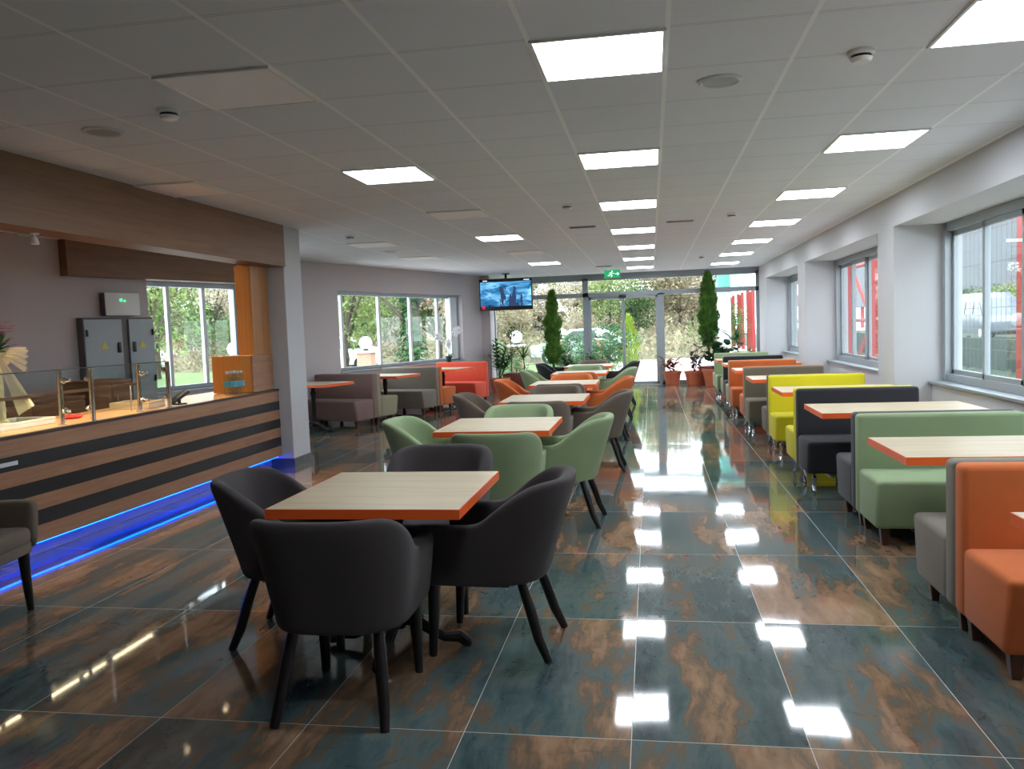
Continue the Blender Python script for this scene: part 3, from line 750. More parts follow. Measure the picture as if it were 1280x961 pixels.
# back cabinets
def wood_cab(name, lab, x0, x1, y0, y1, z1, mt):
    t = thing(name, lab, 'cabinet', ((x0+x1)/2, (y0+y1)/2, 0), -ANG); a, b = (x1-x0)/2, (y1-y0)/2
    MB().box(-a, a, -b, b, .08, z1-.03, .003, 1).build('body', mt, t, smooth=False)
    MB().box(-a+.03, a-.05, -b+.02, b-.02, 0, .08).build('plinth', BLACK, t, smooth=False)
    MB().box(-a-.005, a+.01, -b-.005, b+.005, z1-.03, z1, .003, 1).build('top', mt, t, smooth=False)
    for k in (-1, 1):
        d = MB().box(a, a+.018, (0 if k > 0 else -b)+.004, (b if k > 0 else 0)-.004, .10, z1-.05, .003, 1).build('door', mt, t, smooth=False)
        MB().tube([(a+.035, k*.05, z1-.3), (a+.035, k*.05, z1-.18)], .006, 8).build('handle', CHROME, d)
    return t
wood_cab('base_cabinet', 'low brown wooden cabinet along the wall behind the counter', -6.62, -6.12, 6.75, 7.92, .93, BROWN)
wood_cab('side_cabinet', 'slightly taller brown cabinet before the grey electrical cabinet', -6.50, -6.02, 8.16, 8.70, 1.06, BROWN)
# electrical cabinet and alarm box on the left wall
t = thing('electrical_cabinet', 'grey two-door electrical cabinet standing against the kitchen wall', 'cabinet'); at_left(t)
S0, S1, S2, S3 = -4.20, -3.66, -3.56, -3.17
MB()  .box(.005, .10, S0, S3, 0, 1.79, .004, 1).build('body', plain('dark_enamel', (92, 88, 88), .5), t, smooth=False)
for a, b, hs in ((S0+.01, S1, 1), (S2, S3-.01, -1)):
    d = MB().box(.102, .125, a, b, .06, 1.77, .005, 1).build('door', GREYMET, t, smooth=False)
    y = b-.06 if hs > 0 else a+.06
    MB().box(.127, .145, y-.02, y+.02, 1.35, 1.48, .004).build('handle', DARK, d)
    m = MB().prism([(-.05, -.045), (.05, -.045), (0, .045)], 0, .002, mat=Matrix.Translation((.127, (a+b)/2, 1.45)) @ Matrix.Rotation(PI/2, 4, 'Z') @ Matrix.Rotation(PI/2, 4, 'X'))
    m.build('warning_sticker', plain('yellow_sticker', (212, 200, 70), .5), d)
    y = a+.03 if hs > 0 else b-.03
    for z in (.4, 1.0, 1.6): MB().tube([(.135, y, z-.04), (.135, y, z+.04)], .014, 8).build('hinge', DARK, d)
t = thing('alarm_box', 'white wall box with a small green light above the electrical cabinet', 'box'); at_left(t)
MB().box(.004, .09, -3.86, -3.36, 1.815, 2.10, .008).build('body', plain('grey_box_body', (96, 96, 100), .5), t)
MB().box(.092, .11, -3.86, -3.36, 1.815, 2.10, .006).build('cover', WHITEP, t)
m = MB().ball((.112, -3.64, 2.01), .016, 2); m.ball((.112, -3.585, 2.0), .010, 2); m.build('green_light', emit('green_led', (.02, .9, .2), 3), t)
# spotlight under the beam
t = thing('spotlight', 'tiny white spotlight fixed under the brown beam', 'spotlight', (-4.22, 5.15, 2.255))
MB().lathe([(.03, 0), (.03, -.01)], 16).build('base', WHITEP, t); MB().tube([(0, 0, -.01), (0, 0, -.04), (-.02, .01, -.05)], .008, 8).build('stem', WHITEP, t)
MB().lathe([(.018, -.03), (.028, -.075), (.024, -.078)], 16).build('head', WHITEP, t)
def lamp(name, loc, energy, color, size, rot=(0, 0, 0)):
    l = bpy.data.lights.new(name, 'AREA'); l.energy = energy; l.color = color; l.shape = 'DISK'; l.size = size
    o = bpy.data.objects.new(name, l); C.objects.link(o); o.location = loc; o.rotation_euler = rot; return o
def make_down():
    t = thing('downlight', '', 'downlight', group='warm downlights over the counter')
    q = MB().tube([(0, 0, 0), (0, 0, -.07)], .055, 24, False); q.tube([(0, 0, 0), (0, 0, -.07)], .045, 24, False); q.build('can', DARK, t)
    MB().lathe([(.04, -.001), (.04, -.005)], 20).build('lens', emit('warm_lens', (1, .72, .40), 1500), t); return t
DWN = make_down(); dwn_used = []
for j, y in enumerate((4.7, 5.6, 6.5, 7.4, 8.2)):
    place(DWN, dwn_used, (-4.75, y, HC), 0, '%s warm downlight in the ceiling behind the brown beam, counted towards the column' % ORD[j])

# ------------------------------------------------------------------ indoor plants
def pot_bm(r0, r1, h, rim=.02):
    return MB().lathe([(r0*.9, 0), (r0, .004), (r1, h-.05), (r1+rim, h-.05), (r1+rim, h), (r1-.01, h), (r1-.015, h-.03), (r1*.5, h-.032)], 24)
def potted(name, label, loc, pot, potmat, cat='potted plant'):
    t = thing(name, label, cat, loc); r0, r1, h = pot
    pot_bm(r0, r1, h).build('pot', potmat, t); MB().lathe([(r1-.02, h-.05), (r1-.02, h-.028), (r1*.4, h-.022)], 20).build('soil', SOIL, t); return t
def rdir(el0, el1):
    a, e = random.uniform(0, 2*PI), math.radians(random.uniform(el0, el1))
    return Vector((math.cos(a)*math.cos(e), math.sin(a)*math.cos(e), math.sin(e)))
def thuja(t, z0, z1, r, n, mat, leaf=.07):
    MB().tube([(0, 0, z0-.25), (0, 0, z1-.25)], [.028, .008], 8).build('trunk', BARK, t)
    m = MB()
    for k in range(n):
        f = random.random()**.8; z = z0+(z1-z0)*f
        rr = r*(min(1, (1-f)*2.2)**.6)*(.65+.35*min(1, f*6))*(1+.18*math.sin(z*17)+.12*math.sin(z*9+1)); a = random.uniform(0, 2*PI); q = rr*random.uniform(.55, 1)
        d = Vector((math.cos(a)*.5, math.sin(a)*.5, 1)).normalized()+Vector((random.uniform(-.3, .3),)*1+(random.uniform(-.3, .3), 0))
        m.leaf((q*math.cos(a), q*math.sin(a), z), d, leaf*random.uniform(.7, 1.3), leaf*.42, .1, 2, .2)
    m.build('foliage', mat, t)
def fronds(t, z, n, L, leafl, mat, el=(35, 80), stems=True):
    st, fo = MB(), MB()
    for k in range(n):
        d = rdir(*el); p = Vector((d.x*.03, d.y*.03, z)); pts = [p.copy()]; Lk = L*random.uniform(.75, 1.1); ns = 9
        for i in range(ns):
            d = (d+Vector((0, 0, -.14*(i/ns)*1.6))).normalized(); p = p+d*Lk/ns; pts.append(p.copy())
            if i > 1:
                side = d.cross(Vector((0, 0, 1))).normalized()
                for sg in (-1, 1): fo.leaf(p, (d*.6+side*sg*.9), leafl*(1-.5*abs(i/ns-.45)), leafl*.13, .35, 3, .1)
        st.tube(pts, [.008*(1-.7*i/ns) for i in range(ns+1)], 5)
    st.build('stem', LEAFD, t); fo.build('foliage', mat, t)
def bush(t, z0, h, r, n, ll, lw, mat, droop=.4):
    st, fo = MB(), MB()
    for k in range(max(4, n//9)):
        d = rdir(45, 85); pts = [Vector((0, 0, z0))]
        L = h*random.uniform(.6, 1)
        for i in range(5):
            d = (d+Vector((random.uniform(-.15, .15), random.uniform(-.15, .15), 0))).normalized(); pts.append(pts[-1]+d*L/5)
            for j in range(2 if i else 0): fo.leaf(pts[-1], rdir(-5, 50), ll*random.uniform(.7, 1.15), lw*random.uniform(.8, 1.1), droop, 4, .12)
        st.tube(pts, [.010, .008, .007, .006, .005, .004], 5)
    st.build('stem', BARK, t); fo.build('foliage', mat, t)
def spiky(t, z, n, L, wd, mat, droop=.9, el=(25, 85)):
    fo = MB()
    for k in range(n): fo.leaf((random.uniform(-.02, .02), random.uniform(-.02, .02), z), rdir(*el), L*random.uniform(.7, 1.1), wd, droop*random.uniform(.6, 1.2), 6, .25)
    fo.build('foliage', mat, t)
t = potted('potted_croton', 'small reddish leaved plant in terracotta pot right beside the entrance door', (.47, 19.75, 0), (.15, .2, .33), TERRA)
bush(t, .3, .5, .25, 46, .26, .10, LEAFR)
t = potted('potted_purple_plant', 'dark purple leaved plant in terracotta pot, second from the entrance door', (.97, 19.6, 0), (.16, .21, .33), TERRA)
bush(t, .3, .62, .25, 70, .21, .085, LEAFP)
t = potted('potted_rubber_plant', 'broad dark leaved rubber plant in big terracotta pot before the tall conifer', (1.40, 19.1, 0), (.20, .27, .40), TERRA)
bush(t, .36, .95, .3, 110, .32, .17, LEAFD)
t = potted('potted_thuja', 'tall slim conifer in terracotta pot behind the rubber plant, right of the entrance', (1.33, 19.8, 0), (.19, .25, .42), TERRA)
thuja(t, .85, 2.57, .21, 3400, LEAFT, .10)
t = potted('potted_thuja', 'tall slim conifer in black pot left of the entrance door', (-2.34, 19.75, 0), (.20, .27, .50), DARK)
thuja(t, .55, 2.3, .19, 3200, LEAFT, .10)
t = potted('areca_palm', 'feathery dark palm standing behind the coral red bench', (-3.42, 18.35, 0), (.17, .22, .36), TERRA); fronds(t, .33, 18, .85, .3, LEAFD, (55, 88))
t = potted('potted_topiary', 'small round leafed plant on a bare stem by the left end of the glazing', (-3.42, 19.98, 0), (.09, .2, .36), TERRA)
MB().tube([(0, 0, .3), (.01, 0, .9), (0, .01, 1.25)], [.014, .011, .008], 8).build('trunk', BARK, t); bush(t, 1.2, .42, .2, 80, .15, .05, LEAFD)
# planter box with dracaena
t = thing('planter_box', 'rectangular dark red planter box under the left part of the glazing', 'planter', (-3.06, 19.55, 0))
q = MB()
for a in ((-.48, .48, -.2, -.17), (-.48, .48, .17, .2), (-.48, -.45, -.17, .17), (.45, .48, -.17, .17)): q.box(*a, .02, .4, .006)
q.box(-.47, .47, -.19, .19, 0, .04); q.build('box', plain('dark_red_planter', (112, 56, 44), .6), t); MB().box(-.45, .45, -.17, .17, .3, .36).build('soil', SOIL, t)
t = thing('dracaena_plant', 'arching strap-leaved plant growing in the dark red planter box', 'plant', (-3.05, 19.55, .361))
MB().tube([(0, 0, -.0), (.02, 0, .2), (0, 0, .42)], [.022, .018, .014], 8).build('trunk', BARK, t); spiky(t, .4, 30, .55, .035, LEAF); 
t = potted('leafy_shrub', 'green leafy shrub in dark pot right of the left conifer', (-1.95, 19.55, 0), (.18, .23, .38), DARK); bush(t, .34, .55, .3, 110, .16, .07, LEAF)
t = potted('leafy_shrub', 'green leafy shrub in terracotta pot close to the fixed entrance leaf', (-1.42, 19.5, 0), (.18, .23, .38), TERRA); bush(t, .34, .55, .3, 110, .16, .06, LEAF)
t = potted('strap_leaf_plant', 'fine arching strap-leaved plant in the corner by the last right pier', (2.1, 18.5, 0), (.18, .22, .42), TERRA); spiky(t, .40, 60, .5, .03, LEAF, .9, (30, 88))
t = potted('potted_standard_tree', 'little round-headed plant on a thin trunk near the right end of the glazing', (1.98, 19.9, 0), (.14, .18, .32), TERRA)
MB().tube([(0, 0, .28), (.02, 0, .7), (0, 0, 1.1)], [.014, .011, .009], 8).build('trunk', BARK, t); spiky(t, 1.08, 46, .3, .03, LEAFD, .7, (-20, 88))
# orchid
t = potted('white_orchid', 'white orchid in a dark pot standing on top of the coral red bench backrest', LW(3.845, .42, .829), (.045, .05, .13), DARK)
m, fl = MB(), MB(); random.seed(5)
for sx, sy, hgt in ((-.25, .02, .42), (.22, .05, .55), (.02, -.1, .3)):
    pts = [Vector((0, 0, .11)), Vector((sx*.25, sy*.3, .11+hgt*.6)), Vector((sx*.6, sy*.6, .11+hgt*.95)), Vector((sx*1.0, sy, .11+hgt))]
    m.tube(pts, .005, 6)
    for k in range(5):
        c = pts[2].lerp(pts[3], k/4)+Vector((0, 0, random.uniform(-.06, .02)))
        for j in range(5):
            a = 2*PI*j/5; fl.leaf(c, (math.cos(a), -.35, math.sin(a)), .085, .08, .1, 3, .1)
m.build('stem', LEAF, t); fl.build('blossom', plain('white_petal', (248, 246, 248), .6, var=.02), t); f2 = MB()
for k in range(6): f2.leaf((0, 0, .12), rdir(15, 45), .17, .05, .5, 4, .15)
f2.build('leaf', LEAFD, t)
# flower arrangement at the left edge of the counter
t = thing('flower_basket', 'pink flower arrangement with a pale tulle bow at the left frame edge', 'flower arrangement', (-4.77, 5.36, .881))
MB().lathe([(.08, 0), (.07, .02), (.022, .05), (.02, .42), (.06, .46), (.13, .54), (.135, .55), (.05, .55)], 20).build('stand', plain('pale_basket', (214, 208, 176), .7, var=.2, scale=30), t)
g, fl = MB(), MB(); random.seed(11)
for k in range(70): g.leaf((0, 0, .56), rdir(-15, 80), random.uniform(.1, .17), .035, .5, 4)
for k in range(60):
    d = rdir(0, 88); c = Vector((0, 0, .60))+Vector((d.x, d.y, d.z*1.5))*random.uniform(.08, .17)
    for j in range(5):
        a = 2*PI*j/5+k; fl.leaf(c, Vector((math.cos(a), math.sin(a), .3)), .034, .036, .2, 2)
g.build('leaf', LEAFD, t); fl.build('blossom', plain('pink_petal', (214, 66, 124), .6, var=.35, scale=30), t)
tl = NT('tulle'); a = tl.n('ShaderNodeBsdfTransparent'); b = tl.n('ShaderNodeBsdfTranslucent'); b.inputs[0].default_value = (*lin((240, 236, 214)), 1)
c = tl.n('ShaderNodeBsdfDiffuse'); c.inputs[0].default_value = (*lin((236, 232, 214)), 1)
mx = tl.n('ShaderNodeMixShader'); mx.inputs[0].default_value = .5; tl.t.links.new(b.outputs[0], mx.inputs[1]); tl.t.links.new(c.outputs[0], mx.inputs[2])
m2 = tl.n('ShaderNodeMixShader'); m2.inputs[0].default_value = .42; tl.t.links.new(a.outputs[0], m2.inputs[1]); tl.t.links.new(mx.outputs[0], m2.inputs[2]); tl.t.links.new(m2.outputs[0], tl.out.inputs[0])
bw = MB(); bm = bw.bm
def ribbon(p, d, L, w0, w1, n=14, folds=5):
    d = Vector(d).normalized(); s = d.cross(Vector((0, 1, 0))).normalized(); o = d.cross(s); prev = None
    for i in range(7):
        f = i/6; row = []
        for j in range(n+1):
            g = j/n-.5; row.append(bm.verts.new(Vector(p)+d*L*f+s*(w0+(w1-w0)*f)*g+o*(.02*f*math.sin(g*folds*2*PI))+Vector((0, 0, -.04*f*f))))
        if prev:
            for j in range(n): bm.faces.new((prev[j], prev[j+1], row[j+1], row[j]))
        prev = row
ribbon((.05, -.06, .55), (1, .1, -.12), .22, .03, .20); ribbon((.05, -.06, .53), (.55, .0, -1), .42, .03, .16); ribbon((-.05, -.06, .55), (-1, 0, -.1), .22, .03, .2); ribbon((0, -.06, .53), (.05, 0, -1), .38, .03, .14)
bw.build('tulle_bow', tl.m, t)

# ------------------------------------------------------------------ outside
def ground_mat(name, a, b, sc):
    t = NT(name); v = t.co(); f = t.noise(v, sc, 5, .65)
    t.principled(t.ramp(f, [(.3, lin(a)), (.7, lin(b))]), .9); return t.m
struct(MB().box(-90, 90, -30, 140, -.3, -.05).build('ground', ground_mat('paving_concrete', (176, 172, 168), (204, 200, 196), 1.2), smooth=False))
struct(MB().box(-1.1, 1.5, YF+.2, 34, -.06, -.03).build('path', ground_mat('pink_paving', (196, 150, 150), (218, 176, 174), 3), smooth=False))
struct(MB().prism([(-40, 20), (-12, 21.0), (-1.3, 21.6), (-1.3, 33.5), (-40, 40)], -.06, -.025).build('lawn', ground_mat('garden_grass', (70, 96, 48), (120, 136, 78), 2), smooth=False))
fm = NT('astroturf'); v = fm.co(); f = fm.noise(v, 3, 4, .6)
fm.principled(fm.ramp(f, [(.3, lin((40, 60, 42))), (.7, lin((58, 84, 58)))]), .95)
struct(MB().box(5.6, 60, -20, 90, -.06, -.02).build('field', fm.m, smooth=False))
m = MB()
for x0, x1, y0, y1 in ((7.5, 7.6, -10, 60), (5.6, 7.5, 19.4, 19.5), (5.6, 7.5, 24.4, 24.5)): m.box(x0, x1, y0, y1, -.025, -.017)
struct(m.build('field_markings', plain('white_line_paint', (176, 182, 176), .8), smooth=False))
# hillside behind: a low wooded slope that ends left of the canopy
def hill_z(x, y):
    d = max(0, min(1, (y-35)/26)); e = max(0, min(1, (.085*y-x)/2.5))
    return -.12+3.6*d**.8*e
bm = bmesh.new(); NX, NY = 80, 24; grid = []
rnd = random.Random(3)
for j in range(NY+1):
    grid.append([bm.verts.new((-75+90*i/NX, 35+32*j/NY, hill_z(-75+90*i/NX, 35+32*j/NY)+(rnd.uniform(-.12, .12) if 0 < j else -.1))) for i in range(NX+1)])
for j in range(NY):
    for i in range(NX): bm.faces.new((grid[j][i], grid[j][i+1], grid[j+1][i+1], grid[j+1][i]))
back = [bm.verts.new((x.co.x, 67.5, -.3)) for x in grid[-1]]
for i in range(NX): bm.faces.new((grid[-1][i], grid[-1][i+1], back[i+1], back[i]))
m = MB(); m.bm.free(); m.bm = bm
struct(m.build('hill', ground_mat('autumn_hillside', (92, 90, 70), (150, 142, 116), .9)))
# trees: crown of leaf pieces on a trunk with a few limbs
def make_tree(name, mat, h, r, zc, n, leaf, seed, trunk=.16, flat=.9):
    rs = random.Random(seed); t = thing(name, '', 'tree'); tm = MB()
    tm.tube([(0, 0, -.1), (.05, 0, zc*.5), (0, .06, zc), (.02, 0, h*.8)], [trunk, trunk*.8, trunk*.55, trunk*.15], 8)
    cl = []
    for k in range(9):
        a = rs.uniform(0, 2*PI); q = r*rs.uniform(.25, .75); z = rs.uniform(zc, h-r*.4); c = Vector((q*math.cos(a), q*math.sin(a), z)); cl.append((c, r*rs.uniform(.4, .65)))
        tm.tube([(0, 0, zc*.6+rs.uniform(0, .8)), (c.x*.5, c.y*.5, (zc*.7+z)/2), tuple(c)], [trunk*.4, trunk*.25, trunk*.08], 6)
    cl.append((Vector((0, 0, h-r*.5)), r*.6)); m = MB()
    for k in range(n):
        c, rr = rs.choice(cl); d = Vector((rs.gauss(0, 1), rs.gauss(0, 1), rs.gauss(0, 1))).normalized(); p = c+Vector((d.x, d.y, d.z*flat))*rr*rs.uniform(.35, 1)**.5
        e = (d+Vector((rs.uniform(-.9, .9), rs.uniform(-.9, .9), rs.uniform(-.9, .9)))).normalized(); s_ = e.cross(Vector((rs.uniform(-1, 1), rs.uniform(-1, 1), 1))).normalized(); L = leaf*rs.uniform(.6, 1.3)
        m.quad(p-s_*L*.4, p+e*L*.5-s_*L*.15, p+e*L+s_*L*.1, p+e*L*.4+s_*L*.45)
    tm.build('trunk', BARK, t); m.build('foliage', mat, t, smooth=False); return t
GH = 'trees on the hillside beyond the entrance'
protos = [make_tree('hillside_tree', FOLA, 4.3, 1.9, 1.3, 2600, .20, 1, .09), make_tree('hillside_tree', FOLY, 4.0, 1.8, 1.2, 2500, .19, 2, .09), make_tree('hillside_tree', FOLG, 4.3, 1.9, 1.2, 2600, .20, 3, .09)]
labs = ['brown autumn tree among the trees covering the hillside', 'pale yellowish autumn tree among the trees covering the hillside', 'green tree among the trees covering the hillside']
rs = random.Random(21); used3 = [[], [], []]
for j in range(5):
    for i in range(18):
        y = 37.5+j*4.6+rs.uniform(-1.2, 1.2); x = -42+i*2.75+rs.uniform(-.9, .9)+(j % 2)*1.4
        if x > .08*y or (j > 2 and x < -26): continue
        if (x+14.6*y/55)**2 < 2.2 and y < 56 and x < -8: continue
        k = rs.choices((0, 1, 2), (.34, .4, .26) if j > 0 else (.25, .15, .6))[0]; sc = rs.uniform(.72, 1.08) if j else rs.uniform(.5, .7)
        o = place(protos[k], used3[k], (x, y, hill_z(x, y)-.1), rs.uniform(0, 6.2), labs[k]); o.scale = (sc, sc, sc*rs.uniform(.85, 1.05)); o['group'] = GH
m = MB()
for k in range(26000):
    y = 35.2+27*rs.random()**1.3; x = rs.uniform(-40, .085*y); z = hill_z(x, y)
    e = Vector((rs.uniform(-1, 1), rs.uniform(-1, 1), rs.uniform(.1, 1.2))).normalized(); q = Vector((rs.uniform(-1, 1), rs.uniform(-1, 1), .2)).normalized(); p = Vector((x, y, z+rs.uniform(0, .9)**2)); L = rs.uniform(.14, .34)
    m.quad(p-q*L*.4, p+e*L*.5-q*L*.2, p+e*L, p+e*L*.4+q*L*.45)
o = m.build('hillside_undergrowth', FOLA, smooth=False); tag(o, 'tangled autumn undergrowth covering the hillside beyond the entrance', 'undergrowth'); o['kind'] = 'stuff'
# garden trees to the left, seen through the left windows
gt = make_tree('garden_tree', FOLG, 6.5, 2.6, 1.35, 4600, .17, 5); gt2 = make_tree('garden_tree', FOLY, 6, 2.6, 1.4, 2800, .17, 6)
ug, ug2 = [], []
for x, y, lab in ((-10.6, 27.5, 'behind the globe lamp outside the left window'), (-15.5, 23.5, 'outside the window behind the counter'), (-19.5, 30, 'far outside the window behind the counter'), (-8.6, 33, 'left of the globe lamps beyond the glazing'), (-13.5, 36, 'behind the white car')):
    place(gt, ug, (x, y, -.05), x, 'leafy green garden tree %s' % lab)
for x, y, lab in ((-6.6, 29.5, 'right of the ivy covered trunk'), (-18, 20.5, 'left in the window behind the counter'), (-22, 38, 'farthest in the window behind the counter')):
    place(gt2, ug2, (x, y, -.05), x, 'thin pale autumn garden tree %s' % lab)
t = thing('ivy_tree', 'dark tree trunk thickly covered in ivy outside the left window', 'tree', (-8.05, 27, -.05)); t0 = MB()
t0.tube([(0, 0, 0), (.1, 0, 2), (-.05, .1, 4.2), (.1, 0, 6.5)], [.26, .22, .18, .1], 10)
for a in ((1.6, .2, 3.4), (-1.9, .3, 3.0), (1.2, -.4, 4.6), (-1.2, .2, 5.0)): t0.tube([(0, 0, a[2]-1.3), (a[0]*.5, a[1]*.5, a[2]-.3), a], [.08, .05, .015], 6)
t0.build('trunk', BARK, t); m = MB(); rs = random.Random(4)
for k in range(2200):
    z = rs.uniform(0, 5.6); a = rs.uniform(0, 2*PI); q = (.30+.14*math.sin(z*2.2))*rs.uniform(.8, 1.3); p = Vector((q*math.cos(a), q*math.sin(a), z))
    m.leaf(p, (math.cos(a), math.sin(a), rs.uniform(-.8, .2)), .15, .12, .4, 2, .1)
m.build('foliage', LEAFD, t)
# shrubs in front of the glazing
sh = make_tree('garden_shrub', FOLB, 1.55, .75, .3, 1500, .10, 8, .03); us = []
for x, y, sc, lab in ((-1.35, 23.6, 1.0, 'just left of the sliding door'), (-2.6, 24.2, .62, 'below the middle globe lamp'), (-3.9, 23.8, .6, 'under the television'), (-5.0, 24.5, .8, 'at the left end of the glazing'), (-2.0, 26.5, .6, 'behind the shrub left of the sliding door'), (-3.3, 30.2, .84, 'in front of the silver car bonnet'), (-2.1, 30.6, .86, 'in front of the silver car middle'), (-1.0, 30.4, .82, 'in front of the silver car boot')):
    o = place(sh, us, (x, y, -.04), x*3, 'blue-green garden shrub outside the glazing, %s' % lab); o.scale = (sc, sc, sc)
t = thing('bright_conifer', 'small bright yellow-green conifer outside the sliding entrance door', 'tree', (-.66, 24.6, -.04)); thuja(t, .1, 1.75, .3, 900, leafmat('bright_conifer_leaf', [(110, 140, 40), (156, 180, 70), (190, 206, 110)], 4), .1)
# globe lamps on brick pillars
def make_globe():
    t = thing('globe_lamp_pillar', '', 'lamp post', group='globe lamps on brick pillars')
    MB().box(-.22, .22, -.22, .22, 0, .93, .006, 1).build('brick_pillar', BRICK, t, smooth=False)
    MB().box(-.28, .28, -.28, .28, .93, 1.0, .015).build('cap_stone', plain('cap_concrete', (196, 190, 184), .8), t)
    MB().lathe([(.08, 1.0), (.07, 1.04), (.09, 1.07)], 16).build('socket', DARK, t); MB().ball((0, 0, 1.24), .2, 3).build('globe', GLOBE, t); return t
GP = make_globe(); gu = []
for x, y, lab in ((-8.6, 24, 'outside the left window'), (-4.2, 25.6, 'beyond the glazing, below the television'), (-3.5, 32.6, 'beyond the glazing, left of the first mullion'), (-2.05, 33.6, 'beyond the glazing, behind the shrub by the door'), (-10.75, 20, 'outside the window behind the counter')):
    place(GP, gu, (x, y, -.04), 0, 'white globe lamp on a pale brick pillar %s' % lab)
# cars
def make_car(name, paint, prof, glassprof, wd, wheels, wr):
    t = thing(name, '', 'car')
    def side(poly, y0, y1, inset, mt, nm, par, bev=.05):
        bm = bmesh.new(); zt = max(p[1] for p in poly); zm = min(p[1] for p in poly)
        def ring(y, sgn): return [bm.verts.new((p[0], y-sgn*inset*((p[1]-zm)/(zt-zm))**2, p[1])) for p in poly]
        a, b = ring(y0, -1), ring(y1, 1); n = len(poly); bm.faces.new(a); bm.faces.new(b[::-1])
        for k in range(n): bm.faces.new((a[k], a[(k+1) % n], b[(k+1) % n], b[k]))
        bmesh.ops.recalc_face_normals(bm, faces=bm.faces)
        if bev: bmesh.ops.bevel(bm, geom=bm.edges[:], offset=bev, segments=2, profile=.5, affect='EDGES')
        m = MB(); m.bm.free(); m.bm = bm; return m.build(nm, mt, par)
    side(prof, -wd/2, wd/2, .16, paint, 'body', t)
    GLS = plain('car_glass_'+name, (44, 54, 60), .08)
    for k, gp in enumerate(glassprof): side(gp, -wd/2-.004, wd/2+.004, .10 if gp[0][1] > .7 else 0, GLS, 'side_window', t, 0)
    for x in wheels:
        for sy in (-1, 1):
            wl = MB().tube([(x, sy*(wd/2-.10), wr), (x, sy*(wd/2+.02), wr)], wr, 22).build('wheel', DARK, t)
            MB().tube([(x, sy*(wd/2+.021), wr), (x, sy*(wd/2+.03), wr)], wr*.6, 14).build('hubcap', ALUW, wl)
    for sy in (-1, 1):
        MB().box(prof[0][0]-.01, prof[0][0]+.08, sy*wd*.36-.14, sy*wd*.36+.14, .62, .76, .02).build('headlight', WHITEP, t)
        MB().box(prof[-1][0]-.08, prof[-1][0]+.01, sy*wd*.38-.1, sy*wd*.38+.1, .65, .85, .02).build('tail_light', REDP, t)
    MB().box(prof[0][0]-.03, prof[0][0]+.12, -wd*.46, wd*.46, .26, .46, .03).build('bumper', DARK, t)
    return t
SED = [(-2.1, .28), (-2.15, .72), (-1.1, .93), (-.45, 1.40), (.9, 1.42), (1.6, 1.0), (2.1, .94), (2.12, .28)]
SGL = [[(-.92, .95), (-.38, 1.32), (.2, 1.34), (.2, .95)], [(.27, .95), (.27, 1.34), (.84, 1.34), (1.38, .98)]]
CARW, CARR, CARG = plain('white_car_paint', (238, 240, 242), .25), plain('red_car_paint', (190, 24, 40), .25), plain('silver_car_paint', (186, 196, 202), .25)
for nm, pt, x, y, rz, lab in (('white_car', CARW, -13.2, 32.5, .3, 'white parked car outside the left window'), ('red_car', CARR, -25.5, 42, .5, 'red parked car outside the window behind the counter'),
                              ('silver_car', CARG, -2.9, 34.6, .1, 'silver parked car behind the globe lamps beyond the glazing'), ('pale_car', CARW, -25.0, 36, .5, 'white parked car left of the red one behind the counter window')):
    t = make_car(nm, pt, SED, SGL, 1.74, (-1.35, 1.3), .31); t.location = (x, y, -.045); t.rotation_euler = (0, 0, rz); t['label'] = lab
VANP = [(-2.9, .35), (-2.95, .95), (-2.35, 1.25), (-1.55, 2.2), (-.9, 2.5), (2.7, 2.5), (2.85, 2.3), (2.85, .35)]
VGL = [[(-2.1, 1.3), (-1.5, 2.0), (-.85, 2.05), (-.85, 1.3)], [(-.75, 1.35), (-.75, 2.05), (.35, 2.05), (.35, 1.35)], [(.45, 1.35), (.45, 2.05), (1.5, 2.05), (1.5, 1.35)], [(1.6, 1.35), (1.6, 2.05), (2.6, 2.05), (2.6, 1.35)]]
t = make_car('minibus', plain('grey_white_van_paint', (112, 118, 128), .25), VANP, VGL, 2.0, (-1.9, 1.8), .36); t.location = (18.3, 49.3, -.02); t.rotation_euler = (0, 0, PI/2); t['label'] = 'white minibus parked beyond the green field, outside the right window'; t['category'] = 'van'
# houses on the hillside
def house(name, lab, x, y, z, wx, wy, hw, hr, wallm, roofm):
    t = thing(name, lab, 'house', (x, y, z))
    MB().box(-wx/2, wx/2, -wy/2, wy/2, -3, hw).build('wall', wallm, t, smooth=False)
    r = bmesh.new(); q = [r.verts.new(p) for p in ((-wx/2-.3, -wy/2-.3, hw), (wx/2+.3, -wy/2-.3, hw), (wx/2+.3, wy/2+.3, hw), (-wx/2-.3, wy/2+.3, hw), (-wx/2+.8, 0, hw+hr), (wx/2-.8, 0, hw+hr))]
    for f in ((0, 1, 5, 4), (1, 2, 5), (2, 3, 4, 5), (3, 0, 4), (3, 2, 1, 0)): r.faces.new([q[k] for k in f])
    m = MB(); m.bm.free(); m.bm = r; m.build('roof', roofm, t, smooth=False)
    for k in (-1, 0, 1): MB().box(k*wx*.3-.4, k*wx*.3+.4, -wy/2-.04, -wy/2-.005, hw-1.5, hw-.5).build('window', plain('house_window_'+name, (70, 80, 88), .2), t, smooth=False)
house('red_roofed_house', 'house with pale red roof among trees, seen in the left window', -14.6, 55, 1.4, 4, 3.4, 1.4, 1.1, plain('cream_render', (214, 200, 184), .9), plain('red_roof_tile', (206, 112, 100), .85))
house('white_roofed_house', 'pale house with whitish roof on the hillside left of the left conifer', -7.4, 46, .9, 5, 4, 1.4, 1.6, plain('white_render', (228, 222, 216), .9), plain('pale_roof_tile', (224, 218, 214), .85))
